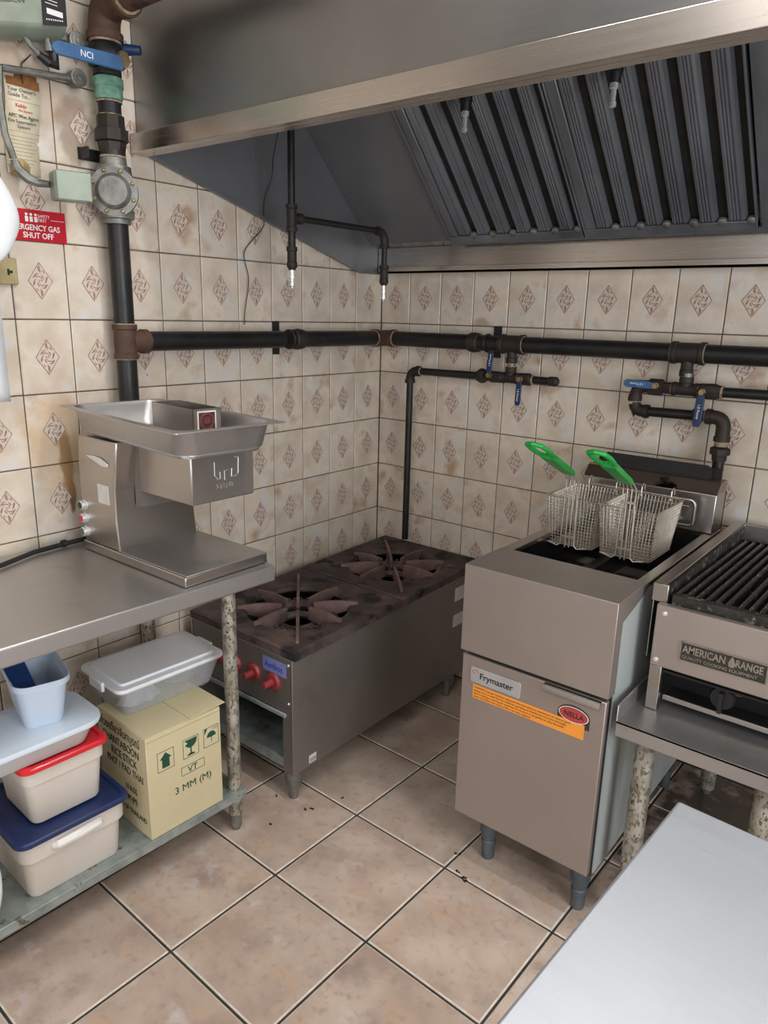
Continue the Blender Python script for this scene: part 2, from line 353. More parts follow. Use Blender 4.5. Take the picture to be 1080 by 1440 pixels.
for c in range(15): place_tile(me_cutb if c == 0 else me_cut, wb, (.0725 if c == 0 else .145 + (c-.5)*TW, 0, HB/2 + .0005), 0)
wr = G().box(RX, RX+.12, RY, .12, 0, 2.75).build('wall_right', M['plaster'], smooth=0); tag(wr, kind='structure')
wf = G().box(-.12, RX+.12, RY-.12, RY, 0, 2.75).build('wall_front', M['plaster'], smooth=0); tag(wf, kind='structure')
ce = G().box(-.12, RX+.12, RY-.12, .12, 2.70, 2.82).build('ceiling', M['ceiling'], smooth=0); tag(ce, kind='structure')
# floor
fl = G().box(-.12, RX+.12, RY-.12, .12, -.12, -.0035).build('floor', M['floor_grout'], smooth=0); tag(fl, kind='structure')
def clip(poly, x0, x1, y0, y1):
    for ax, val, sg in ((0,x0,1),(0,x1,-1),(1,y0,1),(1,y1,-1)):
        out = []
        for i in range(len(poly)):
            a, b = poly[i-1], poly[i]; ia, ib = (a[ax]-val)*sg >= 0, (b[ax]-val)*sg >= 0
            if ia != ib:
                t = (val-a[ax])/(b[ax]-a[ax]); out.append((a[0]+(b[0]-a[0])*t, a[1]+(b[1]-a[1])*t))
            if ib: out.append(b)
        poly = out
        if not poly: return poly
    return poly
fx, fy, fs, fa = .7264, -.9598, .3349, -.022
ca, sa = math.cos(fa), math.sin(fa)
def ftile(poly):
    cx = sum(p[0] for p in poly)/len(poly); cy = sum(p[1] for p in poly)/len(poly)
    def ins(d, z): return [(cx+(p[0]-cx)*(1-d/max(.02,math.hypot(p[0]-cx,p[1]-cy))), cy+(p[1]-cy)*(1-d/max(.02,math.hypot(p[0]-cx,p[1]-cy))), z) for p in poly]
    g = G(); a = ins(0, -.006); b = ins(0, -.0016); c = ins(.0055, 0)
    n = len(poly); g.rings([a, b], False, False, 0); g.rings([b, c], False, False, 1); g.add(c, [tuple(range(n))], 0)
    return g
gg = .0033
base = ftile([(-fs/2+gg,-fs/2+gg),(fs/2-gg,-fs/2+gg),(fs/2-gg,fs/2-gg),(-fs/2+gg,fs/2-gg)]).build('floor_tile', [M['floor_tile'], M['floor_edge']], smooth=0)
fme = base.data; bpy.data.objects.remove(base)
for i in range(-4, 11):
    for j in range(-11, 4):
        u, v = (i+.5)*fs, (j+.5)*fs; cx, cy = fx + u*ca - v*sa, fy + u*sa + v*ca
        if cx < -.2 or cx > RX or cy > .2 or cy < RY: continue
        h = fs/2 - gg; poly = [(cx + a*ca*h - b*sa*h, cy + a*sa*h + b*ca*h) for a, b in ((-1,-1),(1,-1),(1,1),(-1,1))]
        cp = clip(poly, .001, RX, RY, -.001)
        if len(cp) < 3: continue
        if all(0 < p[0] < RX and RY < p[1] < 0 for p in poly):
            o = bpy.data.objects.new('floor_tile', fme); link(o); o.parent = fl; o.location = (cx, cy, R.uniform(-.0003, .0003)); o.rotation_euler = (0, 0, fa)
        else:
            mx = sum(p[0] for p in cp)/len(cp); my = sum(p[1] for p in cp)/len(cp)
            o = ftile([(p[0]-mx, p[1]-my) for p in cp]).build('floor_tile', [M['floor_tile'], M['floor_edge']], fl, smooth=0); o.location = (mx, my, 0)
# ceiling light fixtures
for k, (lx, ly, ln, pw) in enumerate(TUBES):
    lab = ['long white tube light on the ceiling in front of the hood', 'long white tube light on the ceiling farthest from the tiled back wall', 'long white tube light on the ceiling nearest the plain right wall'][k]
    t = thing('ceiling_light', lab, 'light', (lx, ly, 2.7), group=None)
    G().box(lx-ln/2-.03, lx+ln/2+.03, ly-.075, ly+.075, 2.672, 2.6995).build('housing', M['plaster'], t, bevel=.004)

# ================================================================== RANGE HOOD
t = thing('range_hood', 'long stainless steel canopy hood with slanted grease filters over the cooking line', 'range hood', (1.2, -.6, 1.65))
HX1 = 2.9
g = G(); g.box(.006, HX1, -1.118, -1.112, 1.965, 2.695); g.build('front_panel', M['hood_steel'], t)
g = G(); g.box(.006, HX1, -1.142, -1.118, 1.921, 1.972); g.box(.006, HX1, -1.118, -1.085, 1.921, 1.925); g.build('front_lip', M['hood_lip'], t, bevel=.003)
# end panel against the left wall: from lip down to the back trough
g = G(); g.prism([(-1.112,1.93),(-.15,1.655),(-.012,1.655),(-.012,2.69),(-1.112,2.69)], (.006,0,0), (0,1,0), (0,0,1), .006); g.build('end_panel', M['hood_in'], t)
g = G(); g.beam((.016,-1.10,1.928), (.016,-.155,1.658), .012, .008); g.build('edge_flange', M['hood_in'], t)
# trough along the back wall
g = G(); g.box(.014, HX1, -.045, -.010, 1.661, 1.755); g.build('back_trough', M['hood_lip'], t, bevel=.002)
g = G(); g.box(.05, HX1, -.085, -.046, 1.655, 1.664); g.box(.05, HX1, -.085, -.080, 1.655, 1.680); g.build('drip_lip', M['hood_lip'], t, bevel=.001)
# sloping filler + filters, plane through (y=-.09,z=1.765) at 45 degrees
U = Vector((0, -1, .985)).normalized(); NB = Vector((0, -.985, -1)).normalized()       # up-slope, outward (down/front)
P0 = Vector((0, -.092, 1.765)); SL = .56
def slope_box(g, x0, x1, s0, s1, n0, n1, mi=0):
    vs = [P0 + X*x + U*s_ + NB*n_ for n_ in (n0, n1) for (x, s_) in ((x0,s0),(x1,s0),(x1,s1),(x0,s1))]
    return g.add(vs, [(0,1,2,3),(7,6,5,4),(0,4,5,1),(1,5,6,2),(2,6,7,3),(3,7,4,0)], mi)
g = slope_box(G(), .014, .403, 0, .72, -.006, 0); g.build('filler_panel', M['hood_in'], t)
g = slope_box(G(), 1.945, HX1, 0, .72, -.006, 0); g.build('filler_panel', M['hood_in'], t)
g = slope_box(G(), .40, HX1, -.012, .004, -.004, .012); g.build('filter_rail', M['hood_in'], t)
g = slope_box(G(), .40, 1.945, .555, .72, -.006, .002); g.build('upper_plate', M['hood_in'], t)
g = G(); g.box(.05, HX1, -.60, -.55, 2.25, 2.69); g.build('inner_top', M['hood_in'], t)
fw = .513
for k in range(3):
    x0 = .406 + k*(fw + .001)
    if k == 2: x0 = 1.436
    if k == 2:
        g = slope_box(G(), x0, x0+fw, 0, SL, -.004, .014); g.build('grease_filter', M['filter'], t, bevel=.002, label='plain grey blanking plate')
        continue
    x1 = x0 + fw - .004
    g = G(); slope_box(g, x0, x1, 0, .03, 0, .018); slope_box(g, x0, x0+.006, 0, SL, 0, .020); slope_box(g, x1-.006, x1, 0, SL, 0, .020)
    slope_box(g, x0, x1, SL-.02, SL, 0, .018); slope_box(g, x0, x1, 0, SL, -.004, 0, 1)
    f = g.build('grease_filter', [M['filter'], M['filter_dark']], t, bevel=.001)
    n = 6; pitch = (fw - .045) / n; xs = x0 + .04
    g2 = slope_box(G(), x0+.006, x0+.040, .03, SL-.02, .006, .016); g2.build('side_strip', M['filter'], f, bevel=.003)
    for i in range(n):
        a = xs + i*pitch; g = G()
        # ribbed channel baffle: profile across x, swept up the slope
        cs = []
        prof = [(0,.000),(.004,.014),(.012,.018),(.016,.013),(.020,.018),(.024,.013),(.028,.018),(.032,.013),(.038,.018),(.046,.016),(.052,.004),(.052,.000)]
        for s_ in (.035, SL-.02):
            cs.append([P0 + X*(a+px) + U*s_ + NB*pn for px, pn in prof])
        g.rings(cs, True, True)
        g.build('baffle', M['filter'], f, smooth=20)
        g = G(); cc = P0 + X*(a+.062) + U*.047 + NB*.0004
        slope_box(g, a+.054, a+.0705, .04, SL-.02, .0002, .0012)
        g.build('slot', M['filter_dark'], f)
        g = G(); g.lathe(P0 + X*(a+.064) + U*.030 + NB*.010, NB, [(0,.0135),(.008,.0125),(.011,.008)], 14); g.build('drain_cup', M['alu'], f)
# ================================================================== SUPPRESSION PIPES UNDER THE HOOD
def nozzle(par, x, y, z, black=True):
    g = G(); g.lathe((x,y,z), (0,0,-1), [(0,.017),(.012,.0175),(.014,.015),(.045,.015),(.047,.0165),(.062,.0165),(.064,.012),(.07,.012)], 16); g.build('coupling', M['fitting'], par)
    g = G(); g.lathe((x,y,z-.07), (0,0,-1), [(0,.0085),(.014,.0085),(.015,.0105),(.026,.0105),(.027,.0075),(.036,.007),(.037,.009),(.048,.0085),(.050,.005),(.056,.004)], 12)
    g.build('nozzle', M['chrome'], par, label='shiny bare metal nozzle tip')
t = thing('suppression_pipe', 'dark forked pipe with two nozzles hanging over the black stock pot range', 'pipe', (.215,-.72,1.56))
g = G(); g.tube([(.215,-.72,2.30),(.215,-.72,1.80)], .0115); g.tube([(.215,-.72,1.76),(.215,-.72,1.69)], .0125); g.build('vertical_pipe', M['pipe'], t)
g = G(); g.lathe((.215,-.72,1.825),(0,0,-1),[(0,.018),(.012,.018),(.014,.0155),(.066,.0155),(.068,.018),(.08,.018)],16); g.lathe((.215,-.72,1.786),(0,1,0),[(0,.014),(.028,.014),(.030,.017),(.042,.017)],14); g.build('tee', M['fitting'], t)
g = G(); g.tube([(.215,-.68,1.786),(.225,-.30,1.786)], .0105); g.build('branch_pipe', M['pipe'], t)
g = G(); g.tube(arc((.226,-.268,1.786),(.225,-.315,1.786),(.226,-.268,1.74)), .0150); g.lathe((.226,-.268,1.742),(0,0,-1),[(0,.0175),(.012,.0175)],14); g.build('elbow', M['fitting'], t)
g = G(); g.tube([(.226,-.268,1.735),(.226,-.268,1.66)], .0105); g.build('drop_pipe', M['pipe'], t)
nozzle(t, .215, -.72, 1.70); nozzle(t, .226, -.268, 1.672)
for (x, y, z, lab) in ((.70,-.50,2.10,'dark drop nozzle in front of the leftmost slanted grease filter'), (1.14,-.50,2.105,'dark drop nozzle in front of the second grease filter, above the green handled baskets')):
    t = thing('suppression_nozzle', lab, 'nozzle', (x, y, z-.1), group='drop nozzles before the grease filters')
    g = G(); g.tube([(x,y,z+.13),(x,y,z)], .012); g.build('drop_pipe', M['pipe'], t)
    g = G(); g.lathe((x,y,z+.01),(0,0,-1),[(0,.019),(.02,.019),(.022,.0165),(.045,.0145)],16); g.build('coupling', M['black'], t)
    g = G(); g.lathe((x,y,z-.03),(0,0,-1),[(0,.0115),(.016,.0115),(.018,.0075),(.045,.007),(.047,.0095),(.058,.0095),(.06,.005)],12); g.build('nozzle', M['chrome'], t, label='shiny bare metal nozzle tip')
# thin wire from the hood down the tiles
g = G(); wp = [(.18,-.735,2.05),(.07,-.66,1.98),(.035,-.635,1.93),(.02,-.655,1.86),(.02,-.66,1.80),(.018,-.665,1.77),(.012,-.735,1.70),(.012,-.74,1.66),(.012,-.725,1.60),(.012,-.745,1.50),(.012,-.748,1.455)]
sm = []
for i in range(len(wp)-1):
    a, b = Vector(wp[i]), Vector(wp[i+1]); p_, n_ = Vector(wp[max(0,i-1)]), Vector(wp[min(len(wp)-1,i+2)])
    for k in range(4):
        q = k/4; sm.append(.5*((2*a) + (b-p_)*q + (2*p_-5*a+4*b-n_)*q*q + (3*a-p_-3*b+n_)*q**3))
g.tube(sm + [Vector(wp[-1])], .0016, 6)
tag(g.build('loose_wire', M['cable']), 'thin black wire dangling from the hood down the left tiled wall', 'wire')

# ================================================================== GAS PIPING
VP = (.062, -1.234)
gp = thing('gas_pipe', 'thick black gas main running up the left wall and across both tiled walls', 'pipe', (.07,-1.24,1.0))
PZ = 1.408; PR = .0285
g = G(); g.tube([(VP[0],VP[1],.93),(VP[0],VP[1],1.36)], PR, 20); g.build('lower_pipe', M['pipe'], gp)
g = G(); g.tube([(VP[0],VP[1],1.455),(VP[0],VP[1],1.735)], PR, 20); g.build('riser_pipe', M['pipe'], gp)
def tee(par, c, axis, side, r, L, sl, m='fitting', sr=None, tape=True):
    """run along axis (length L), outlet to side"""
    c = Vector(c); a = Vector(axis).normalized(); s_ = Vector(side).normalized(); sr = sr or r
    g = G(); g.lathe(c - a*L/2, a, [(0,r*1.22),(L*.13,r*1.22),(L*.16,r*1.1),(L*.84,r*1.1),(L*.87,r*1.22),(L,r*1.22)], 22)
    if sl: g.lathe(c + s_*r*.5, s_, [(0,sr*1.1),(sl-.02,sr*1.1),(sl-.018,sr*1.22),(sl,sr*1.22)], 22)
    o = g.build('tee', M[m], par)
    if tape:
        g = G(); g.lathe(c - a*(L/2+.003), a, [(0,r*1.06),(L+.006,r*1.06)], 20)
        if sl: g.lathe(c + s_*(r*.5+sl), s_, [(0,sr*1.07),(.003,sr*1.07)], 20)
        g.build('thread_ring', M['tape'], o)
    return o
tee(gp, (VP[0],VP[1],PZ), Z, Y, PR, .095, .055, 'rusty')
g = G(); g.tube([(.062,-1.18,PZ),(.069,-.63,PZ)], PR, 20); g.tube([(.07,-.60,PZ),(.07,-.11,PZ)], PR, 20); g.build('left_run', M['pipe'], gp)
def coup(par, c, axis, r, L, m='fitting', k=1.2):
    c = Vector(c); a = Vector(axis).normalized()
    g = G(); g.lathe(c - a*L/2, a, [(0,r*1.02),(L*.1,r*k),(L*.3,r*k*1.03),(L*.5,r*k*1.08),(L*.7,r*k*1.03),(L*.9,r*k),(L,r*1.02)], 20); return g.build('coupling', M[m], par)
coup(gp, (.07,-.555,PZ), Y, PR, .05)
g = G(); g.tube([(.07,-.12,PZ)] + arc((.07,-.07,PZ),(.07,-.105,PZ),(.105,-.07,PZ),6) + [(.12,-.07,PZ)], PR*1.1, 20)
g.lathe((.07,-.13,PZ),Y,[(0,PR*1.22),(.016,PR*1.22)],20); g.lathe((.114,-.07,PZ),X,[(0,PR*1.22),(.016,PR*1.22)],20); o = g.build('corner_elbow', M['rusty'], gp)
g = G(); g.lathe((.07,-.1335,PZ),Y,[(0,PR*1.12),(.004,PR*1.12)],20); g.lathe((.130,-.07,PZ),X,[(0,PR*1.12),(.004,PR*1.12)],20); g.build('thread_ring', M['tape'], o)
g = G(); g.tube([(.13,-.07,PZ),(.64,-.07,PZ)], PR, 20); g.tube([(.70,-.07,PZ),(1.235,-.07,PZ)], PR, 20); g.tube([(1.32,-.07,PZ),(2.6,-.07,PZ)], PR, 20); g.build('back_run', M['pipe'], gp)
coup(gp, (.505,-.07,PZ), X, PR, .045)
T1, T2 = (.664,-.07,PZ), (1.275,-.07,PZ)
tee(gp, T1, X, -Z, PR, .092, .052, 'fitting', sr=.017); tee(gp, T2, X, -Z, PR, .098, .055, 'fitting', sr=.017)
# wall brackets
for (c, n_) in (((0, -.597), 'y'), ((.562, 0), 'x')):
    g = G()
    if n_ == 'y': g.box(.001,.006,c[1]-.014,c[1]+.014,PZ-.055,PZ+.06); g.tube([(.07+math.cos(a)*.031, c[1], PZ+math.sin(a)*.031) for a in [2*PI*k/16 for k in range(16)]], .004, 6, closed=True); g.box(.005,.045,c[1]-.005,c[1]+.005,PZ-.004,PZ+.004)
    else: g.box(c[0]-.016,c[0]+.016,-.006,-.001,PZ-.055,PZ+.06); g.tube([(c[0], -.07+math.cos(a)*.031, PZ+math.sin(a)*.031) for a in [2*PI*k/16 for k in range(16)]], .004, 6, closed=True); g.box(c[0]-.005,c[0]+.005,-.045,-.005,PZ-.004,PZ+.004)
    g.build('wall_bracket', M['black'], gp)
# --- upper left valve train
vx, vy = VP
g = G(); g.lathe((vx,vy,1.722),Z,[(0,.036),(.012,.037),(.014,.046),(.035,.048),(.036,.041),(.12,.041),(.121,.047),(.145,.045),(.147,.035),(.165,.034)],24)
o = g.build('gas_solenoid_valve', M['alu'], gp, label='grey cast round solenoid valve with square junction box')
g = G(); g.lathe((vx+.005,vy-.002,1.80),(.78,-.63,0),[(0,.056),(.020,.058),(.022,.062),(.042,.062),(.044,.046),(.050,.042),(.056,.036)],28); g.build('bonnet', M['alu'], o)
ax = Vector((.78,-.63,0)).normalized(); _, uu, vv = frame(ax)
for k in range(8):
    g = G(); a = 2*PI*(k+.5)/8; g.lathe(Vector((vx+.005,vy-.002,1.80)) + ax*.04 + (uu*math.cos(a)+vv*math.sin(a))*.054, ax, [(0,.0055),(.008,.0055),(.010,.003)], 8)
    g.build('bolt', M['brass'], o)
g = G(); g.M = Matrix.Translation((.112,-1.388,1.793)) @ Matrix.Rotation(math.radians(-14),4,'Z'); g.box(-.040,.012,-.043,.043,-.034,.034); b2 = g.build('junction_box', M['box_green'], o, bevel=.006)
g = G(); g.M = Matrix.Translation((.112,-1.388,1.793)) @ Matrix.Rotation(math.radians(-14),4,'Z'); g.box(.0125,.020,-.040,.046,-.035,.035); g.build('cover_plate', M['box_green'], o, bevel=.005)
for z_, l_ in ((1.885,.02),(1.985,.045),(2.125,.1)):
    g = G(); g.lathe((vx,vy,z_),Z,[(0,.0295),(l_,.0295)],18); g.build('nipple', M['pipe'], gp)
g = G(); g.lathe((vx,vy,1.905),Z,[(0,.034),(.02,.038),(.022,.036),(.024,.044),(.052,.044),(.054,.037),(.085,.036),(.087,.033)],8); g.build('union', M['fitting'], gp, smooth=25)
g = G(); g.lathe((vx,vy,1.990),Z,[(0,.032),(.003,.032)],18); g.lathe((vx,vy,2.022),Z,[(0,.033),(.004,.033)],18); g.lathe((vx,vy,1.888),Z,[(0,.034),(.005,.034)],18); g.build('thread_ring', M['tape'], gp)
g = G(); g.lathe((vx,vy,2.028),Z,[(0,.033),(.006,.036),(.028,.036),(.03,.039),(.05,.039),(.054,.034)],18); g.build('green_coupling', M['verdigris'], gp, label='weathered green coupling')
g = G(); g.lathe((vx,vy,2.084),Z,[(0,.036),(.014,.036),(.016,.030),(.024,.046),(.044,.050),(.064,.046),(.078,.034)],16); bv = g.build('ball_valve', M['black'], gp)
g = G(); g.lathe((vx+.03,vy,2.115),(1,.2,0),[(0,.016),(.03,.016),(.031,.020),(.042,.020)],6); g.build('nut', M['brass'], bv)
g = G(); g.M = Matrix.Translation((.128,-1.253,2.10)) @ Matrix.Rotation(math.radians(3),4,'X')
pts = [(-.168,.004),(-.160,.015),(-.148,.019),(.02,.020),(.02,-.015),(-.148,-.012),(-.160,-.009)]
g.prism([(p[0],p[1]) for p in pts], (0,0,0), (0,1,0), (0,0,1), .008); lv = g.build('lever_handle', M['blue'], bv, bevel=.002, label='long blue lever with white lettering')
text('NCI', .020, M['white_ink'], lv, (.1365,-1.350,2.092), Y, Z, ext=.0003)
g = G(); g.tube([(.075,vy+.03,2.14),(.10,-1.195,2.150),(.125,-1.172,2.150)], [.016,.014,.011], 12); g.build('stem', M['blue_dark'], bv)
g = G(); g.tube([(vx,vy,2.170),(vx,vy,2.185)] + arc((vx,vy,2.245),(vx,vy,2.190),(vx+.055,vy,2.245),8) + [(vx+.10,vy,2.245)], .040, 20)
g.lathe((vx,vy,2.165),Z,[(0,.046),(.018,.046)],20); g.lathe((vx+.090,vy,2.245),X,[(0,.046),(.018,.046)],20); el = g.build('large_elbow', M['rusty'], gp, label='large rusty elbow')
g = G(); g.lathe((vx,vy,2.160),Z,[(0,.040),(.006,.040)],20); g.build('thread_ring', M['tape'], el)
g = G(); g.lathe((vx+.108,vy,2.245),X,[(0,.040),(.005,.040)],20); g.build('thread_ring', M['tape'], el)
g = G(); g.tube([(vx+.11,vy,2.245),(.60,vy,2.247)], .034, 20); g.tube([(.60,vy,2.247),(.60,vy,2.699)], .034, 20); g.build('top_run', M['rusty'], gp)
g = G(); g.box(.001,.006,-1.30,-1.235,1.882,1.912); g.box(.004,.045,-1.298,-1.292,1.885,1.910); g.lathe((vx,vy,1.888),Z,[(0,.0335),(.018,.0335)],18); g.build('wall_bracket', M['black'], gp)

def lever(par, p, d, L=.085, r=.011, m='blue_dark', nrm=(0,-1,0), txt=True):
    """short lever valve handle from pivot p in direction d"""
    p, d, n = Vector(p), Vector(d).normalized(), Vector(nrm).normalized(); s_ = n.cross(d)
    g = G(); poly = [(0,-r*.7),(L*.25,-r),(L*.9,-r),(L,-r*.55),(L,r*.55),(L*.9,r),(L*.25,r),(0,r*.7)]
    g.prism(poly, p, d, s_, .006); h = g.build('lever_handle', M[m], par, bevel=.002, label='blue coated lever')
    g = G(); g.lathe(p - n*.012, n, [(0,.011),(.012,.011),(.0125,.009),(.022,.009)], 6); g.build('stem_nut', M['brass'], par)
    if txt:
        nn = d.cross(s_)
        o0 = p + (nn*.0064 if nn.dot(n) > 0 else -nn*.0006) + d*L*.35 - s_*.004
        text('1.8 Power', .011, M['white_ink'], h, o0, d, s_, ext=.0002)
    return h
BZ = 1.289; by = -.07
# --- branch 1 : thin gas line to the range
b1 = thing('gas_branch_pipe', 'thin black branch pipe with riser ending behind the stock pot range', 'pipe', (.21,-.06,.55), group=None)
g = G(); g.tube([(T1[0],by,1.345),(T1[0],by,1.30)], .0155, 14); g.build('nipple', M['alu'], b1)
tee(b1, (T1[0],by,BZ), X, Z, .0165, .062, .032, 'fitting')
g = G(); g.lathe((T1[0]-.030,by,BZ),-X,[(0,.015),(.006,.020),(.05,.021),(.056,.015)],8); v1 = g.build('ball_valve', M['fitting'], b1)
lever(v1, (T1[0]-.076,by-.024,BZ+.006), (0,.12,1), .088)
g = G(); g.lathe((T1[0]+.030,by,BZ),X,[(0,.015),(.006,.021),(.05,.022),(.056,.015)],8); v2 = g.build('ball_valve', M['fitting'], b1)
lever(v2, (T1[0]+.052,by-.024,BZ), (0,-.05,-1), .092)
g = G(); g.lathe((T1[0]-.10,by,BZ),-X,[(0,.016),(.003,.023),(.014,.027),(.026,.027),(.038,.020),(.042,.015)],8); g.build('union', M['fitting'], b1)
g = G(); g.tube([(T1[0]+.08,by,BZ),(T1[0]+.165,by,BZ)], .0135, 14); g.build('stub_pipe', M['pipe'], b1)
g = G(); g.lathe((T1[0]+.155,by,BZ),X,[(0,.017),(.026,.017),(.032,.012)],10); g.build('end_cap', M['fitting'], b1)
g = G(); g.tube([(T1[0]-.14,by,BZ),(.25,by,1.287)], .0135, 14); g.build('branch_pipe', M['pipe'], b1)
g = G(); g.tube(arc((.212,by,1.287),(.250,by,1.287),(.212,by,1.25)), .0175, 14); g.lathe((.212,by,1.238),Z,[(0,.0205),(.014,.0205)],14); g.lathe((.245,by,1.287),X,[(0,.0205),(.014,.0205)],14); g.build('elbow', M['fitting'], b1)
g = G(); g.tube([(.212,by,1.24),(.212,by,.585)], .0135, 14); g.build('riser_pipe', M['pipe'], b1)
g = G(); g.lathe((T1[0]+.032+.056,by,BZ),X,[(0,.0165),(.005,.0165)],14); g.lathe((T1[0]-.034,by,BZ),-X,[(0,.0165),(.004,.0165)],14); g.lathe((.262,by,1.287),X,[(0,.0155),(.005,.0155)],14); g.build('thread_ring', M['tape'], b1)
# --- branch 2 : to fryer and grill
b2_ = thing('gas_branch_pipe', 'thick-fitted branch pipe with blue levers dropping behind the fryer', 'pipe', (1.41,-.06,.9))
x2 = T2[0]+.004; BZ2 = 1.298
g = G(); g.lathe((x2,by,1.348),-Z,[(0,.021),(.012,.021),(.014,.017),(.03,.016)],14); g.build('nipple', M['alu'], b2_)
tee(b2_, (x2,by,BZ2), X, Z, .0175, .078, .030, 'fitting')
g = G(); g.lathe((x2-.036,by,BZ2),-X,[(0,.017),(.008,.019),(.03,.017),(.034,.026),(.075,.026),(.080,.020),(.125,.018)],8); v1 = g.build('ball_valve', M['fitting'], b2_)
lever(v1, (x2-.085,by-.026,BZ2+.006), (-1,0,.03), .100, .012, 'blue')
g = G(); g.lathe((x2+.036,by,BZ2),X,[(0,.017),(.008,.022),(.05,.024),(.07,.018)],8); v2 = g.build('ball_valve', M['fitting'], b2_)
lever(v2, (x2+.058,by-.028,BZ2-.002), (0,-.12,-1), .105, .013)
g = G(); g.tube([(x2+.10,by,BZ2),(2.4,by,BZ2+.01)], .0155, 14); g.build('right_run', M['pipe'], b2_)
xl = 1.125
g = G(); g.tube([(x2-.15,by,BZ2),(xl+.03,by,BZ2)], .017, 14); g.tube(arc((xl,by,BZ2),(xl+.035,by,BZ2),(xl,by,BZ2-.035)), .019, 14); g.lathe((xl,by,BZ2-.028),-Z,[(0,.021),(.012,.021)],14)
g.tube([(xl,by,BZ2-.05)] + arc((xl,by,1.219),(xl,by,1.25),(xl+.032,by,1.219)) + [(xl+.045,by,1.219)], .019, 14); g.lathe((xl,by,1.262),-Z,[(0,.022),(.012,.022)],14); g.lathe((xl+.035,by,1.219),X,[(0,.022),(.014,.022)],14); g.build('elbow', M['fitting'], b2_)
g = G(); g.tube([(xl+.05,by,1.219),(1.375,by,1.222)], .0155, 14); g.build('return_pipe', M['pipe'], b2_)
g = G(); g.lathe((1.31,by,1.2215),X,[(0,.019),(.018,.023),(.03,.019)],8); g.build('union', M['fitting'], b2_)
xr = 1.405
g = G(); g.tube([(1.365,by,1.222)] + arc((xr,by,1.222),(1.372,by,1.222),(xr,by,1.188)) + [(xr,by,1.165)], .021, 14); g.lathe((1.352,by,1.222),X,[(0,.024),(.016,.024)],14); g.lathe((xr,by,1.165),-Z,[(0,.024),(.014,.024)],14); g.build('elbow', M['fitting'], b2_)
g = G(); g.lathe((xr,by,1.135),-Z,[(0,.019),(.006,.030),(.024,.030),(.026,.023),(.045,.021)],8); g.build('union', M['fitting'], b2_)
g = G(); g.tube([(xr,by,1.165),(xr,by,.72)], .017, 14); g.build('drop_pipe', M['pipe'], b2_)
g = G(); g.box(xr+.006,xr+.034,-.10,-.062,.72,1.0); g.build('flue_angle', M['deep'], b2_)
g = G(); g.lathe((xr,by,1.150),-Z,[(0,.0195),(.014,.0195)],14); g.lathe((xl,by,1.252),-Z,[(0,.020),(.005,.020)],14); g.lathe((x2+.106,by,BZ2),X,[(0,.0195),(.006,.0195)],14); g.lathe((1.372-.026,by,1.222),X,[(0,.0185),(.006,.0185)],14); g.build('thread_ring', M['tape'], b2_)

# ================================================================== UPPER LEFT WALL ITEMS
t = thing('gas_shut_off_sign', 'red emergency gas shut off sign on the left tiled wall', 'sign', (.002,-1.43,1.70))
g = G(); g.box(.0016,.0036,-1.525,-1.353,1.663,1.740); g.build('sign_board', M['red_sign'], t)
text('EMERGENCY GAS', .0195, M['white_ink'], t, (.0038,-1.505,1.690), Y, Z, sx=.88, bold=.0004); text('SHUT OFF', .0195, M['white_ink'], t, (.0038,-1.470,1.671), Y, Z, sx=.92, bold=.0004)
text('SAFETY', .011, M['white_ink'], t, (.0038,-1.428,1.722), Y, Z, sx=.9); text('FIRST', .011, M['white_ink'], t, (.0038,-1.428,1.712), Y, Z, sx=.9)
g = G(); g.box(.0037,.0041,-1.393,-1.357,1.7175,1.7185)
for k in range(3): g.lathe((.0036,-1.457+k*.012,1.728),X,[(0,.0036),(.0006,.0036)],8); g.box(.0036,.0042,-1.461+k*.012,-1.453+k*.012,1.710,1.723)
g.build('emblem', M['white_ink'], t)
t = thing('guide_tag', 'yellowed paper instruction tag with scorched top on the left wall', 'tag', (.006,-1.44,1.93))
g = G(); n = 8; vs = []
for k in range(n+1):
    z = 2.035 - k*(.215/n); b_ = .004 + .005*math.sin(k*.9); sh = -.018*k/n
    vs += [(b_+.004,-1.482+sh*.8,z),(b_,-1.393+sh,z)]
g.add(vs, [(2*k,2*k+1,2*k+3,2*k+2) for k in range(n)]); o = g.build('tag_sheet', M['paper'], t); sd = o.modifiers.new('s','SOLIDIFY'); sd.thickness = .0008
g = G(); g.box(.0105,.0112,-1.478,-1.396,2.022,2.040); g.box(.008,.0095,-1.455,-1.40,2.036,2.052); g.build('scorched_edge', M['burnt_paper'], t)
for s_, sz, mm, yy, zz in (("Your Owner's", .0125, 'ink_grey', -1.478, 2.009), ('Guide To...', .0125, 'ink_grey', -1.478, 1.997), ('Kidde', .012, 'red_ink', -1.462, 1.974), ('Fire Systems', .007, 'red_ink', -1.455, 1.965),
                       ('APC Wet Agent', .0115, 'ink', -1.481, 1.950), ('Fire Suppression', .0105, 'ink', -1.483, 1.938), ('System', .0115, 'ink', -1.462, 1.926)):
    text(s_, sz, M[mm], t, (.0136,yy,zz), Y, Z, sx=.98)
g = G(); g.box(.0128,.0132,-1.478,-1.398,1.988,1.9886); g.box(.0128,.0132,-1.484,-1.402,1.918,1.9186)
for k in range(9):
    g.box(.0126,.0130,-1.488-.001*k,-1.415-.001*k-(k%3)*.006,1.906-k*.0085,1.9068-k*.0085)
g.build('printed_lines', M['ink_grey'], t)['kind'] = 'stuff'
t = thing('outlet_cover', 'small aged ivory outlet cover at the left edge of the tiled wall', 'outlet', (.004,-1.52,1.58))
g = G(); g.box(.0016,.012,-1.545,-1.497,1.552,1.617); g.build('cover_plate', M['plate'], t, bevel=.003)
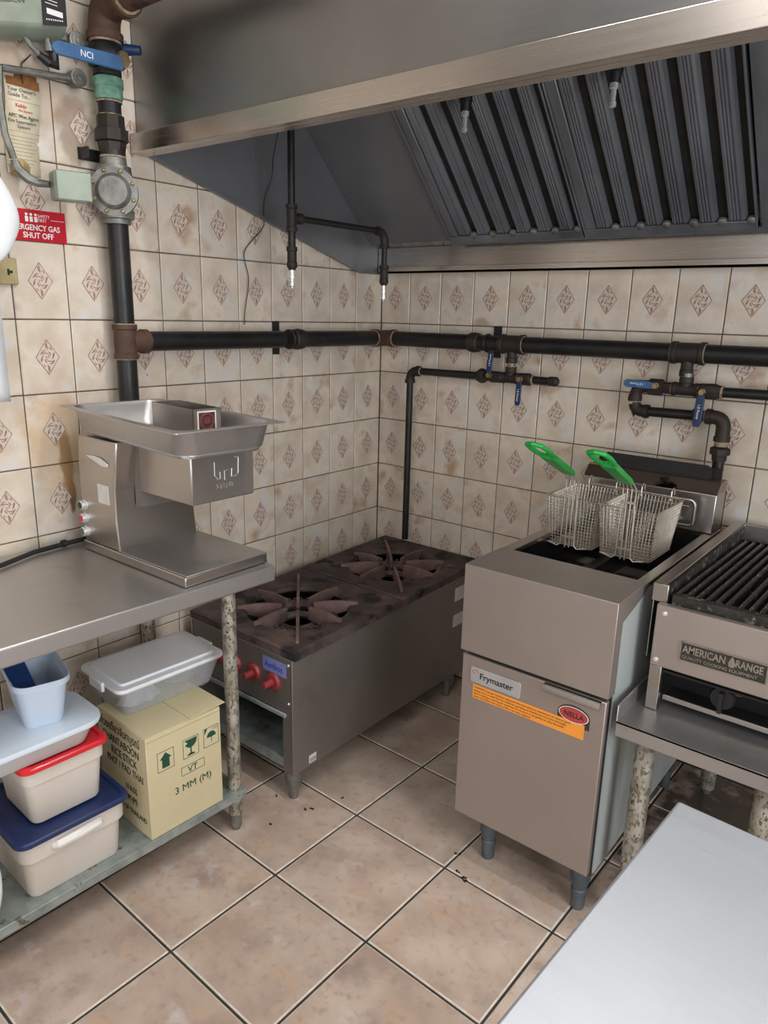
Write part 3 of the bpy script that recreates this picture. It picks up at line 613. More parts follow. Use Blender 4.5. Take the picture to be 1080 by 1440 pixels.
g = G(); g.box(.0121,.0128,-1.524,-1.518,1.575,1.590); g.lathe((.0119,-1.514,1.583),X,[(0,.004),(.001,.004)],10); g.build('switch_slot', M['black'], t)
# suppression control cylinder
t = thing('suppression_control_box', 'grey green suppression control housing with black label plate at top left', 'control box', (.06,-1.45,2.13))
g = G()
prof = [(.004,2.145),(.03,2.128),(.062,2.132),(.085,2.15),(.088,2.20),(.085,2.34),(.004,2.34)]
g.rings([[(x_, y_, z_ + (y_+1.40)*.22) for x_, z_ in prof] for y_ in (-1.78,-1.347)], True, True); o = g.build('housing', M['box_green'], t, bevel=.006)
g = G(); g.rings([[(.0885,y_,z_ + (y_+1.40)*.22) for y_, z_ in ((-1.412,2.152),(-1.352,2.152),(-1.352,2.33),(-1.412,2.33))], [(.0905,y_,z_ + (y_+1.40)*.22) for y_, z_ in ((-1.412,2.152),(-1.352,2.152),(-1.352,2.33),(-1.412,2.33))]]); g.build('label_plate', M['ink'], t)
g = G(); g.box(.0907,.0912,-1.402,-1.362,2.176,2.188); g.box(.0907,.0912,-1.402,-1.362,2.228,2.240)
for k in range(8): g.box(.0907,.0912,-1.405+k*.0056,-1.402+k*.0056,2.162+k*.0009,2.1650+k*.0009)
for k in range(4): g.box(.0907,.0912,-1.404,-1.374,2.198+k*.007,2.1995+k*.007)
g.build('label_print', M['white_ink'], t)['kind'] = 'stuff'
text('SUPPRESSION', .019, M['ink_grey'], t, (.0905,-1.565,2.158), Vector((0,1,.22)), Z, sx=1.0)
g = G(); g.lathe((.05,-1.385,2.135),(.1,.05,-1),[(0,.009),(.015,.009),(.016,.012),(.03,.012)],12); g.build('outlet_nipple', M['alu'], t)
t = thing('conduit_run', 'grey metal conduit with corner pulleys beside the blue lever valve', 'conduit', (.03,-1.4,2.0))
def ctube(pts, r=.008): g = G(); g.tube(pts, r, 10); return g
ctube([(.05,-1.475,2.20),(.05,-1.46,2.15),(.05,-1.43,2.11),(.05,-1.405,2.092)], .0065).build('conduit', M['alu'], t)
g = G(); g.tube([(.05,-1.41,2.094),(.05,-1.385,2.083)], [.009,.012], 10); g.tube([(.05,-1.385,2.085),(.05,-1.372,2.084),(.05,-1.372,2.115)], .012, 10); g.build('elbow', M['black'], t)
ctube([(.03,-1.495,2.048),(.03,-1.32,2.066)], .0085).build('conduit', M['alu'], t)
ctube([(.03,-1.500,2.05),(.03,-1.508,1.98),(.035,-1.505,1.90),(.035,-1.49,1.85)], .0085).build('conduit', M['alu'], t)
for (py, pz) in ((-1.298,2.155),(-1.302,2.070)):
    g = G(); g.lathe((.010,py,pz),X,[(0,.020),(.022,.020),(.024,.0215),(.030,.0215),(.031,.017),(.033,.017),(.034,.008),(.037,.008),(.038,.003)],24); g.build('corner_pulley', M['alu'], t)
g = G(); g.box(.01,.026,-1.348,-1.315,2.150,2.170); g.build('pulley_arm', M['alu'], t, bevel=.003)
g = G(); g.lathe((.028,-1.478,1.828),X,[(0,.019),(.012,.019),(.013,.021),(.020,.021),(.0205,.012),(.023,.004)],20); g.build('corner_pulley', M['brass'], t, label='brass-faced pulley elbow')
g = G(); g.tube([(.04,-1.49,1.845),(.045,-1.487,1.825),(.05,-1.465,1.806),(.06,-1.445,1.798),(.085,-1.43,1.795)], [.010,.012,.012,.010,.008], 10); g.build('flex_connector', M['alu'], t)
ctube([(.012,-1.41,2.10),(.012,-1.435,2.075),(.012,-1.44,2.055),(.012,-1.437,2.03)], .0016).build('tie_wire', M['cable'], t)

# ================================================================== PLASTIC BAGS (left edge)
def bag(name, label, secs, n=26, amp=.010, seed=1, m='bag'):
    rr = random.Random(seed); g = G(); rs = []
    ph = [rr.uniform(0, 6.28) for _ in range(6)]
    for si, (cx, cy, z, rx, ry) in enumerate(secs):
        ring = []
        for k in range(n):
            a = 2*PI*k/n; q = 1 + amp/max(rx,.01)*(math.sin(5*a+ph[0]+si*.6) + .7*math.sin(9*a+ph[1]-si*.9) + .4*rr.uniform(-1,1))
            ring.append((cx + rx*q*math.cos(a), cy + ry*q*math.sin(a), z + .004*rr.uniform(-1,1)))
        rs.append(ring)
    g.rings(rs); o = g.build(name, M[m], smooth=60); s = o.modifiers.new('s', 'SUBSURF'); s.levels = 1; s.render_levels = 2
    tag(o, label, 'bag'); return o
bag('plastic_bag', 'puffed white plastic bag hanging at the left wall beside the red sign', [(.09,-1.70,1.870,.01,.02),(.09,-1.70,1.850,.03,.08),(.10,-1.72,1.790,.06,.14),(.10,-1.71,1.720,.075,.175),(.10,-1.71,1.660,.07,.180),(.10,-1.70,1.600,.05,.13),(.09,-1.70,1.570,.02,.06)])
g = G(); vs = []
zs = [1.63 - k*.366/10 for k in range(11)]
for k, z in enumerate(zs):
    for j in range(7):
        vs.append((.080 + .008*math.sin(j*1.3 + k*.35), -1.80 + (1.80-1.583)*j/6 + .002*k*(j/6)*.3, z))
g.add(vs, [(k*7+j, k*7+j+1, (k+1)*7+j+1, (k+1)*7+j) for k in range(10) for j in range(6)])
o = g.build('paper_sheet', M['bag'], smooth=60); s = o.modifiers.new('s','SOLIDIFY'); s.thickness = .0012; tag(o, 'flat white sheet hanging below the puffed bag at the left edge', 'sheet')
bag('crumpled_bag', 'crumpled white plastic bag on the lower shelf beside the navy lidded tub', [(.43,-1.945,.140,.05,.03),(.44,-1.945,.20,.075,.048),(.45,-1.945,.27,.08,.055),(.45,-1.943,.34,.075,.052),(.44,-1.95,.40,.05,.04),(.43,-1.955,.44,.012,.012)], amp=.010, seed=5)

# ================================================================== WORK TABLE (left)
TA = math.radians(-2.4)
t = thing('work_table', 'stainless work table along the left wall with a galvanised undershelf', 'table', (.605,-1.17,0), TA, local=True)
# local: x from -.59..0 , y from -1.3..0 (toward camera)
def tb(*a): return G().box(*a)
L_ = -1.42
g = tb(-.572,0,L_,0,.800,.845); g.build('table_top', M['steel_top'], t, bevel=.005, seg=3)
for (lx, ly) in ((-.112,-.075),(-.535,-.075),(-.112,-1.30),(-.535,-1.30)):
    g = G(); g.tube([(lx,ly,.055),(lx,ly,.799)], .0195, 18); lg = g.build('leg', M['leg'], t)
    g = G(); g.lathe((lx,ly,.0),Z,[(0,.011),(.012,.013),(.014,.018),(.06,.0185)],14); g.build('foot', M['alu'], lg)
    g = G(); g.lathe((lx,ly,.105),Z,[(0,.024),(.035,.024)],14); g.build('leg_socket', M['galv'], lg)
g = tb(-.552,-.088,-1.36,-.05,.110,.135); g.build('undershelf', M['galv'], t, bevel=.0015)

# ---------- things on the shelf
def tub(name, label, cat, loc, rz, body, lid=None, bm='tub', lm=None, wall=.003, rib=None, rim=None):
    """body: list of (w(x), d(y), r, z); local frame"""
    t = thing(name, label, cat, loc, rz, local=True)
    outer = [rrect(0,0,w_,d_,r_,z_) for w_, d_, r_, z_ in body]
    inner = [rrect(0,0,w_-2*wall,d_-2*wall,max(.002,r_-wall),z_ + (wall if i == 0 else 0)) for i, (w_,d_,r_,z_) in enumerate(body)]
    g = G(); g.rings(outer + inner[::-1], True, True); g.build('body', M[bm], t, smooth=40)
    return t
def lid_(t, w_, d_, r_, z0, m, h=.014, inset=.018, name='lid'):
    g = G(); g.rings([rrect(0,0,w_,d_,r_,z0), rrect(0,0,w_,d_,r_,z0+h*.75), rrect(0,0,w_-.006,d_-.006,r_,z0+h), rrect(0,0,w_-inset*1.4,d_-inset*1.4,r_*.9,z0+h), rrect(0,0,w_-inset*1.8,d_-inset*1.8,r_*.8,z0+h-.006),
                      rrect(0,0,w_-inset*3,d_-inset*3,r_*.7,z0+h-.006)], True, True)
    return g.build(name, M[m], t, smooth=40)
# A bottom tub with navy lid; front face toward +x
t = tub('food_storage_tub', 'milky food tub with a navy lid and moulded handle, lowest of the shelf stack', 'tub', (.345,-1.708,.1355), TA,
        [(.232,.225,.022,.0),(.238,.232,.028,.006),(.250,.246,.028,.105),(.264,.262,.030,.108),(.266,.264,.030,.160)])
lid_(t, .284, .284, .030, .158, 'navy')
g = G(); g.tube([(.131,-.058,.128),(.139,-.05,.132),(.141,0,.134),(.139,.05,.136),(.131,.058,.136)], [.008,.0105,.0115,.0105,.008], 10); g.build('handle', M['handle_white'], t)
t = tub('food_storage_tub', 'milky square tub with a bright red lid stacked on the navy lidded tub', 'tub', (.352,-1.705,.3085), TA,
        [(.165,.165,.020,.0),(.172,.172,.024,.006),(.188,.190,.024,.112),(.196,.198,.024,.114),(.198,.200,.024,.156)])
lid_(t, .216, .218, .026, .152, 'red_lid', h=.013)
t = tub('shallow_tub', 'shallow frosted tub with a pale blue lid, above the red lidded tub', 'tub', (.362,-1.775,.4745), TA,
        [(.150,.270,.03,.0),(.160,.282,.04,.006),(.185,.320,.045,.050)], bm='clear2')
g = G(); g.rings([rrect(0,0,.205,.345,.055,.048,8), rrect(0,0,.209,.349,.056,.054,8), rrect(0,0,.205,.345,.055,.062,8), rrect(0,0,.172,.310,.045,.064,8), rrect(0,0,.150,.285,.04,.067,8)]); g.build('lid', M['blue_lid'], t, smooth=40)
t = tub('open_tub', 'tall open light blue tub standing on the pale blue lid', 'tub', (.335,-1.712,.542), math.radians(-14),
        [(.160,.080,.020,.0),(.168,.088,.026,.005),(.206,.114,.034,.105),(.218,.126,.036,.107),(.219,.127,.036,.122)], bm='blue_tub', wall=.0025)
g = G(); g.M = Matrix.Translation((.322,-1.745,.650)) @ Matrix.Rotation(math.radians(-12),4,'Z') @ Matrix.Rotation(math.radians(14),4,'Y'); g.box(-.10,.075,-.022,.026,-.003,.003); o = g.build('blue_scoop', M['blue_item'], bevel=.002)
tag(o, 'flat royal blue plastic blade lying inside the open light blue tub', 'utensil')
# cardboard carton
CT = math.radians(-2.0)
bx = thing('cardboard_box', 'cream cardboard noodle carton with green shipping symbols on the lower shelf', 'box', (.497,-1.527,.1355), CT, local=True)
bw, bl, bh = .245, .232, .305      # x depth, y length, height ; local origin = front-left bottom corner, box spans x[-bw,0], y[0,bl]
g = G(); g.box(-bw,0,0,bl,0,bh-.002); g.build('carton_body', M['card'], bx, bevel=.0025)
g = G(); g.box(-bw+.001,.0006,.001,.134,bh-.0016,bh+.001); g.build('top_flap', M['card'], bx, bevel=.0008)
g = G(); g.M = Matrix.Translation((0,.136,bh-.001)) @ Matrix.Rotation(math.radians(2.2),4,'X'); g.box(-bw+.001,.002,0,.112,0,.0025); g.build('top_flap', M['card'], bx, bevel=.0008)
g = G(); g.box(-bw+.002,.0010,.1335,.1358,bh-.001,bh+.0004); g.box(.0002,.0009,0,bl,bh-.014,bh-.0132); g.build('flap_crease', M['card_edge'], bx)
FX = .0006
def rectline(g, y0, y1, z0, z1, w_=.0011):
    for a, b, c, d in ((y0,y1,z0,z0+w_),(y0,y1,z1-w_,z1),(y0,y0+w_,z0,z1),(y1-w_,y1,z0,z1)): g.box(0,FX,a,b,c,d)
g = G()
for k, y0 in enumerate((.030,.108,.174)): rectline(g, y0, y0+.050, .190+.003*k, .248+.003*k)
rectline(g, .100,.174,.145,.171)
# arrow
g.prism([(.044,.198),(.066,.198),(.066,.224),(.073,.224),(.055,.242),(.037,.224),(.044,.224)], (0,0,0), Y, Z, FX)
_d = Vector((0,-.015,0))
# broken glass
g.prism([(.128,.246),(.168,.246),(.166,.233),(.158,.224),(.150,.221),(.150,.205),(.160,.201),(.160,.198),(.136,.198),(.136,.201),(.146,.205),(.146,.221),(.137,.224),(.130,.232),(.138,.236),(.134,.241)], _d, Y, Z, FX)
# umbrella + drops
g.prism([(.193,.252),(.193,.236),(.203,.252)], _d, Y, Z, FX)
g.prism([(.200,.224)] + [(.215+.015*math.cos(a), .224+.016*math.sin(a)) for a in [PI - k*PI/8 for k in range(1,8)]] + [(.230,.224),(.2160,.2225),(.2160,.206),(.2145,.206),(.2145,.2225)], _d, Y, Z, FX)
for k in range(4): g.prism([(.222+k*.0042,.243),(.223+k*.0042,.243),(.220+k*.0042,.250),(.219+k*.0042,.250)], _d, Y, Z, FX)
g.build('shipping_symbols', M['ink_green'], bx)
text('VT', .026, M['ink_green'], bx, (FX,.120,.1485), Y, Z, ext=.0003); text('3 MM (M)', .029, M['ink_green'], bx, (FX,.076,.100), Y, Z, ext=.0003, sx=1.02)
for s_, sz, xx, zz in (('\u0e40\u0e2a\u0e49\u0e19\u0e01\u0e4b\u0e27\u0e22\u0e40\u0e15\u0e35\u0e4b\u0e22\u0e27\u0e08\u0e31\u0e19\u0e17\u0e1a\u0e39\u0e23\u0e13\u0e4c', .034, -.030, .262), ('CHANTABOON', .033, -.036, .226), ('RICE STICK', .033, -.050, .192), ("PHO' / PAD THAI", .031, -.022, .160),
                   ('10 KGS.', .024, -.055, .110), ('3 MM (M)', .024, -.060, .078), ('PRODUCT OF THAILAND', .022, -.018, .040)):
    text(s_, sz, M['ink'], bx, (xx,-.0004,zz), X, Z, align='RIGHT', sx=.78)
# clear shoe box on the carton
t = thing('clear_storage_box', 'clear plastic storage box with a white lid on top of the cardboard carton', 'storage box', (.290,-1.355,.4425), math.radians(-3), local=True)
body = [(.168,.268,.020,.0),(.176,.278,.022,.005),(.198,.312,.024,.060),(.200,.315,.024,.062),(.208,.324,.024,.080)]
outer = [rrect(0,0,a,b,c,d) for a,b,c,d in body]; inner = [rrect(0,0,a-.003,b-.003,c-.0015,d+(.002 if i==0 else 0)) for i,(a,b,c,d) in enumerate(body)]
g = G(); g.rings(outer + inner[::-1]); g.build('body', M['clear'], t, smooth=40)
g = G(); g.rings([rrect(0,0,.214,.332,.022,.078), rrect(0,0,.222,.340,.024,.084), rrect(0,0,.220,.338,.024,.092), rrect(0,0,.180,.300,.014,.093), rrect(0,0,.174,.294,.012,.099), rrect(0,0,.168,.288,.012,.099)]); g.build('lid', M['white_lid'], t, smooth=35)
for yy in (-.172,.172):
    g = G(); g.box(-.035,.035,yy-.005,yy+.005,.066,.094); g.build('latch', M['white_lid'], t, bevel=.003)
t2 = thing('stacked_lids', 'pale flat lids stored inside the clear box', 'lids', (.30,-1.35,.4465), math.radians(-3), local=True)
for k in range(3):
    g = G(); g.lathe((-.015,.070+.003*k,.006+k*.010),Z,[(0,.050),(.006,.054),(.008,.050)],24); g.build('lid', M['film'], t2)
rr = random.Random(3); g = G(); rs = []
for k in range(7):
    z = .004 + .011*k if k < 5 else .048+.002*k
    rs.append([(.030+ (.036-.003*k)*math.cos(2*PI*i/18)*(1+rr.uniform(-.25,.25)), -.070+(.062-.005*k)*math.sin(2*PI*i/18)*(1+rr.uniform(-.12,.12)), z+rr.uniform(-.004,.004)) for i in range(18)])
t3 = bpy.data.objects.new('x', None)
g.M = Matrix.Translation((.290,-1.355,.4465)) @ Matrix.Rotation(math.radians(-3),4,'Z') @ Matrix.Scale(.75,4,Z); g.rings(rs[:6]); o = g.build('crinkled_film', M['film'], smooth=20); tag(o, 'crinkled clear film inside the clear storage box', 'plastic film')
bpy.data.objects.remove(t3)

# ================================================================== MEAT SLICER
t = thing('meat_slicer', 'stainless meat cutting machine with three push buttons on the left work table', 'meat cutter', (.33,-1.30,.847))
z0 = .8465
g = G(); g.box(.112,.575,-1.437,-1.172,z0,z0+.026); g.build('base', M['steel_h'], t, bevel=.003)
g = G(); g.box(.28,.577,-1.434,-1.175,z0+.0265,z0+.030); g.build('base_plate', M['steel_top'], t, bevel=.001)
# body column: side outline in x-z, extruded in y
out = [(.112,z0+.0262),(.284,z0+.0262),(.276,z0+.10),(.279,z0+.195),(.291,z0+.255),(.302,z0+.3225),(.118,z0+.3225),(.108,z0+.245),(.108,z0+.12)]
def colm(g, y0, y1): return g.rings([[(x_,y0,z_) for x_, z_ in out],[(x_,y1,z_) for x_, z_ in out]])
g = colm(G(), -1.432, -1.182); g.build('column', M['steel'], t, bevel=.004)
# cutting head
g = G(); g.box(.310,.532,-1.375,-1.175,1.032,1.1685); g.build('cutting_head', M['steel_h'], t, bevel=.004)
g = G(); g.box(.281,.312,-1.372,-1.178,.99,1.1685); g.build('head_bracket', M['dark_steel'], t)
g = G(); g.box(.5325,.534,-1.372,-1.178,1.035,1.168); g.build('front_plate', M['dark_steel'], t, bevel=.001)
# side handle recess
g = G(); g.prism([(.158,1.118),(.190,1.122),(.230,1.120),(.262,1.108),(.262,1.100),(.235,1.098),(.205,1.106)], (0,-1.4325,0), X, Z, .004)
hh = g.build('side_latch', M['chrome'], t, bevel=.001)
g = G(); g.box(.200,.252,-1.4335,-1.4315,.995,1.047); g.build('white_notice', M['white_label'], t)
for zz, mm, nm in ((.975,'ink_green','green start button'),(.938,'red_ink','red stop button'),(.900,'alu','grey button')):
    g = G(); g.lathe((.126,-1.431,zz),(0,-1,0),[(0,.0145),(.005,.0145),(.006,.013),(.014,.013),(.016,.0105)],20,0); g.lathe((.126,-1.4465,zz),(0,-1,0),[(0,.0092),(.0015,.0095)],16,1); g.m = g.m
    g.build('push_button', [M['chrome'], M[mm]], t, label=nm)
# feed tray (gastronorm pan)
TR = Matrix.Translation((.391,-1.337,.007)) @ Matrix.Rotation(math.radians(-5.6),4,'Z')
g = G(); g.M = TR
def rr_(w_,d_,r_,z_): return rrect(0,0,w_,d_,r_,z_,6)
g.rings([rr_(.60,.300,.008,1.236), rr_(.60,.300,.008,1.2385), rr_(.560,.258,.035,1.2385), rr_(.554,.252,.04,1.228), rr_(.540,.238,.045,1.184), rr_(.518,.216,.03,1.172), rr_(.518,.216,.03,1.1695), rr_(.544,.242,.046,1.182), rr_(.558,.256,.04,1.228), rr_(.566,.264,.036,1.236)], False, False)
n_ = 28
g.f.append([n_*5+i for i in range(n_)][::-1]); g.m.append(0); g.f.append([n_*6+i for i in range(n_)]); g.m.append(0)
nn_ = n_
for i in range(n_):
    j = (i+1) % n_; g.f.append([n_*9+i, n_*9+j, j, i]); g.m.append(0)
fp = g.build('feed_tray', M['steel_top'], t, smooth=50)
g = G(); g.M = TR
for (a, b, c, d) in ((-.095,.105,.012,.015),(-.095,.105,.090,.093),(-.095,-.092,.012,.093),(.102,.105,.012,.093)): g.box(a,b,c,d,1.176,1.257)
g.build('feed_hopper', M['steel'], fp)
g = G(); g.M = TR; g.box(.1052,.1060,.024,.078,1.200,1.252); hs = g.build('warning_sticker', M['white_label'], fp)
g = G(); g.M = TR; g.box(.1060,.1064,.028,.074,1.204,1.248); g.build('sticker_ground', M['badge_black'], fp)
g = G(); g.M = TR; c0 = Vector((.1062,.051,1.226)); g.tube([c0 + Vector((0, .019*math.cos(a), .019*math.sin(a))) for a in [2*PI*k/20 for k in range(20)]], .0022, 6, closed=True)
for dy in (-.008,-.003,.003,.008): g.tube([c0 + Vector((0,dy*.6,-.006)), c0 + Vector((0,dy,.010))], .0016, 6)
g.build('hand_symbol', M['knob_red'], fp)
# engraved logo on front of head
g = G(); xf = .5348
for pl in ([(-1.305,1.135),(-1.305,1.100),(-1.296,1.090),(-1.288,1.090),(-1.288,1.108)], [(-1.274,1.085),(-1.274,1.108),(-1.262,1.110)], [(-1.250,1.112),(-1.252,1.092),(-1.240,1.090),(-1.230,1.096),(-1.228,1.138),(-1.240,1.140)]):
    g.tube([(xf,a,b) for a, b in pl], .0016, 6)
g.build('engraved_logo', M['chrome'], t)
text('3..J.3 J 03', .015, M['chrome'], t, (xf,-1.302,1.066), Y, Z, ext=.0003)
g = G(); cp_ = [(.108,-1.29,.868),(.080,-1.33,.862),(.062,-1.40,.857),(.060,-1.47,.8545),(.070,-1.56,.8545),(.110,-1.66,.854),(.14,-1.76,.854),(.15,-2.0,.854),(.12,-2.3,.854),(.13,-2.55,.854)]
g.tube(cp_, .0065, 10); g.lathe((.060,-1.475,.8565),(0,1,0),[(0,.0105),(.012,.0105)],12); g.build('power_cord', M['cable'], t)

# ================================================================== STOCK POT RANGE
st = thing('stock_pot_range', 'low two burner stock pot range with burnt black grates against the corner', 'range', (.31,-.55,0))
def tilt(g):      # the top rises slightly toward the back wall
    out = []
    for p in g.v:
        tt = max(0, (p.y + 1.06)/1.04); q = max(0, (p.z - .12)/.4); out.append(Vector((p.x, p.y, p.z + .030*tt*q)))
    g.v = out; return g
SX0, SX1, SY0, SY1 = .062, .550, -1.060, -.030
g = G(); g.box(SX1-.004,SX1,SY0,SY1,.108,.497); tilt(g).build('side_panel', M['dark_steel'], st, bevel=.0015)
g = G(); g.box(SX0,SX0+.004,SY0,SY1,.108,.497); tilt(g).build('side_panel', M['dark_steel'], st, bevel=.0015)
g = G(); g.box(SX0+.005,SX1-.005,SY0+.004,SY0+.010,.315,.497); fpn = tilt(g).build('front_panel', M['dark_steel'], st, bevel=.001)
g = G(); g.box(SX0+.005,SX1-.03,SY0-.004,SY0+.004,.300,.314); tilt(g).build('drip_tray_edge', M['galv'], st, bevel=.002)
g = G(); g.box(SX1-.045,SX1-.0045,SY0+.002,SY0+.006,.108,.315); g.box(SX0+.0045,SX0+.045,SY0+.002,SY0+.006,.108,.315); g.build('corner_post', M['dark_steel'], st)
g = G(); g.box(SX0+.005,SX1-.005,SY0+.010,SY1-.01,.146,.150); g.box(SX0+.046,SX1-.046,SY0+.0065,SY0+.010,.118,.150); g.build('lower_shelf', M['galv'], st)
g = G(); g.box(SX0+.005,SX1-.005,SY1-.008,SY1,.108,.49); tilt(g).build('back_panel', M['deep'], st)
g = G(); g.box(SX0+.01,SX1-.01,SY0+.012,SY1-.012,.33,.335); tilt(g).build('drip_pan', M['deep'], st)
for (lx, ly) in ((SX1-.035,SY0+.035),(SX0+.035,SY0+.035),(SX1-.035,SY1-.13),(SX0+.035,SY1-.13)):
    g = G(); g.lathe((lx,ly,0),Z,[(0,.013),(.003,.0145),(.036,.0155),(.038,.019),(.06,.027),(.075,.029),(.108,.029)],16); g.build('leg', M['alu'], st)
# knobs
for k, kx in enumerate((.465,.375,.285,.195)):
    g = G(); g.lathe((kx,SY0+.004,.405),(0,-1,0),[(0,.030),(.004,.030),(.010,.026),(.012,.012),(.040,.0105),(.042,.008)],20); kb = g.build('knob', M['knob_red'], fpn)
    OFF[kb.name] = OFF[fpn.name]
g = G(); g.box(.418,.520,SY0+.0025,SY0+.0038,.432,.478); stk = g.build('name_sticker', M['sticker_blue'], fpn)
text('Ambos', .030, M['ink_blue'], fpn, (.426,SY0+.0022,.446), X, Z, ext=.0003, sx=.95)
g = G(); 
for (sx_, sz_) in ((.530,.478),(.530,.350)): g.lathe((sx_,SY0+.0038,sz_),(0,-1,0),[(0,.005),(.003,.004)],10)
g.build('rivet', M['chrome'], fpn)
# labels on the side
g = G(); g.box(SX1,SX1+.0008,-.185,-.115,.425,.480); g.build('torn_label', M['white_label'], st)
g = G(); g.box(SX1,SX1+.0008,-.190,-.120,.318,.368); g.build('torn_label', M['white_label'], st)
g = G(); g.box(SX1,SX1+.0008,-.990,-.958,.118,.146); sk = g.build('barcode_sticker', M['white_label'], st)
g = G()
for k in range(7): g.box(SX1+.0009,SX1+.0012,-.986+k*.004,-.984+k*.004,.122,.136)
g.build('printed_lines', M['ink_grey'], sk)['kind'] = 'stuff'
# grates
def grate(yc):
    xc = (SX0+SX1)/2 - .002; hw, hd = .2515, .2605
    g = G(); n = 40; ro = .178
    outer = []
    for k in range(n):
        a = 2*PI*(k+.5)/n; c_, s_ = math.cos(a), math.sin(a); q = min(hw/abs(c_) if abs(c_) > 1e-6 else 9, hd/abs(s_) if abs(s_) > 1e-6 else 9)
        outer.append((xc + c_*q, yc + s_*q))
    # snap to corners
    for (cx_, cy_) in ((1,1),(-1,1),(-1,-1),(1,-1)):
        tgt = (xc+cx_*hw, yc+cy_*hd); i = min(range(n), key=lambda i: (outer[i][0]-tgt[0])**2+(outer[i][1]-tgt[1])**2); outer[i] = tgt
    cir = lambda r_, z_: [(xc + r_*math.cos(2*PI*(k+.5)/n), yc + r_*math.sin(2*PI*(k+.5)/n), z_) for k in range(n)]
    g.rings([[(x_,y_,.497) for x_, y_ in outer], [(x_,y_,.522) for x_, y_ in outer], [(xc+(x_-xc)*.965,yc+(y_-yc)*.965,.526) for x_, y_ in outer], [(xc+(x_-xc)*.93,yc+(y_-yc)*.93,.521) for x_, y_ in outer], cir(ro+.02,.518), cir(ro,.516), cir(ro-.006,.505), cir(ro,.497)], False, False)
    gr = tilt(g).build('top_grate', M['iron'], st, smooth=30)
    for k in range(8):
        a = k*PI/4 + PI/4*0; diag = k % 2 == 1; r1 = (.205 if k in (1, 5) else .285) if diag else .200; r0 = .055; c_, s_ = math.cos(a), math.sin(a)
        g = G(); w0 = .0060
        prof = [(r0,.488,.530),(r0+.05,.484,.534),(r1-.06,.490,.533),(r1,.508,.527)]
        rs = []
        for r_, za, zb in prof:
            px, py = xc + c_*r_, yc + s_*r_; nx, ny = -s_*w0, c_*w0
            rs.append([(px-nx,py-ny,za),(px+nx,py+ny,za),(px+nx*.8,py+ny*.8,zb),(px-nx*.8,py-ny*.8,zb)])
        g.rings(rs); tilt(g).build('grate_finger', M['iron_blade'], gr, smooth=20)
    g = G(); g.tube([(xc + .122*math.cos(2*PI*k/32), yc + .122*math.sin(2*PI*k/32), .474) for k in range(32)], .018, 8, closed=True)
    g.tube([(xc + .062*math.cos(2*PI*k/24), yc + .062*math.sin(2*PI*k/24), .462) for k in range(24)], .013, 8, closed=True)
    for k in range(36):
        a = 2*PI*k/36; g.box(xc+.124*math.cos(a)-.0045, xc+.124*math.cos(a)+.0045, yc+.124*math.sin(a)-.0045, yc+.124*math.sin(a)+.0045, .486, .497)
    for k in range(4):
        a = PI/4 + k*PI/2; g.beam((xc+.06*math.cos(a),yc+.06*math.sin(a),.462),(xc+.16*math.cos(a),yc+.16*math.sin(a),.462),.014,.014)
    tilt(g).build('ring_burner', M['burner'], st, smooth=30)
grate(-.793); grate(-.268)

# ================================================================== FRYER
f = thing('deep_fryer', 'tall stainless floor fryer with an orange warning label on its door', 'fryer', (1.25,-.5,0))
A0, A1, FY = 1.048, 1.452, -.920
g = G(); g.prism([(FY-.006,.655),(FY-.002,.655),(FY-.002,.889),(-.742,.889),(-.742,.893),(FY-.006,.893)], (A0,0,0), Y, Z, A1-A0); g.build('front_cover', M['fryer_steel'], f, bevel=.0015)
for xx in (A0, A1-.004):
    g = G(); g.prism([(FY-.002,.655),(FY+.034,.655),(FY+.034,.835),(-.742,.872),(-.742,.889),(FY-.002,.889)], (xx,0,0), Y, Z, .004); g.build('cover_side', M['fryer_steel'], f)
g = G(); g.box(A0+.004,A1-.004,FY,FY+.018,.158,.643); dr = g.build('door', M['fryer_steel'], f, bevel=.003)
g = G(); cs = []
for k in range(7):
    a = PI/2*k/6; cs.append((FY-.001-.016*math.sin(a), .627+.016*(math.cos(a))))
g.rings([[(1.292+(.012 if i == 0 else 0)*0, y_, z_) for y_, z_ in cs] + [(1.292, y_+.0025, z_-.0025) for y_, z_ in cs[::-1]], [(1.437, y_, z_) for y_, z_ in cs] + [(1.437, y_+.0025, z_-.0025) for y_, z_ in cs[::-1]]])
g.build('door_handle', M['steel_h'], dr, label='curved steel lip handle')
yb = FY - .0006
g = G(); g.rings([[(x_, yb, z_) for x_, _, z_ in [(p[0], 0, p[1]) for p in rrect(1.155,.594,.147,.044,.006,0)]], [(p[0], yb-.003, p[1]) for p in rrect(1.155,.594,.147,.044,.006,0)]]); g.build('name_badge', M['badge'], dr, bevel=.0006)
text('Frymaster', .0245, M['ink'], dr, (1.109,yb-.0033,.587), X, Z, ext=.0003, sx=.98, bold=.0003)
g = G(); g.tube([(1.097+.009*math.cos(a),yb-.0036,.603+.005*math.sin(a)) for a in [k*2*PI/14 for k in range(11)]], .0007, 5); g.build('badge_emblem', M['red_ink'], dr)
g = G(); g.prism([(1.090,.566),(1.402,.566),(1.402,.5265),(1.090,.5265)], (0,yb,0), X, Z, .0006); g.build('warning_label', M['orange'], dr)
rr = random.Random(9)
import string
for k in range(4):
    words = {0:'WARNING Improper installation adjustment alteration service or maintenance can cause property', 1:'damage injury or death Read the installation operating and maintenance instructions thoroughly',
             2:'before installing or servicing this equipment Do not store or use gasoline or other flammable', 3:'vapors and liquids in the vicinity of this or any other appliance'}[k]
    text(words, .0083, M['ink_orange'], dr, (1.0935,yb-.0008,.5555-k*.0085), X, Z, ext=.0002, sx=.82 if k < 3 else .8)
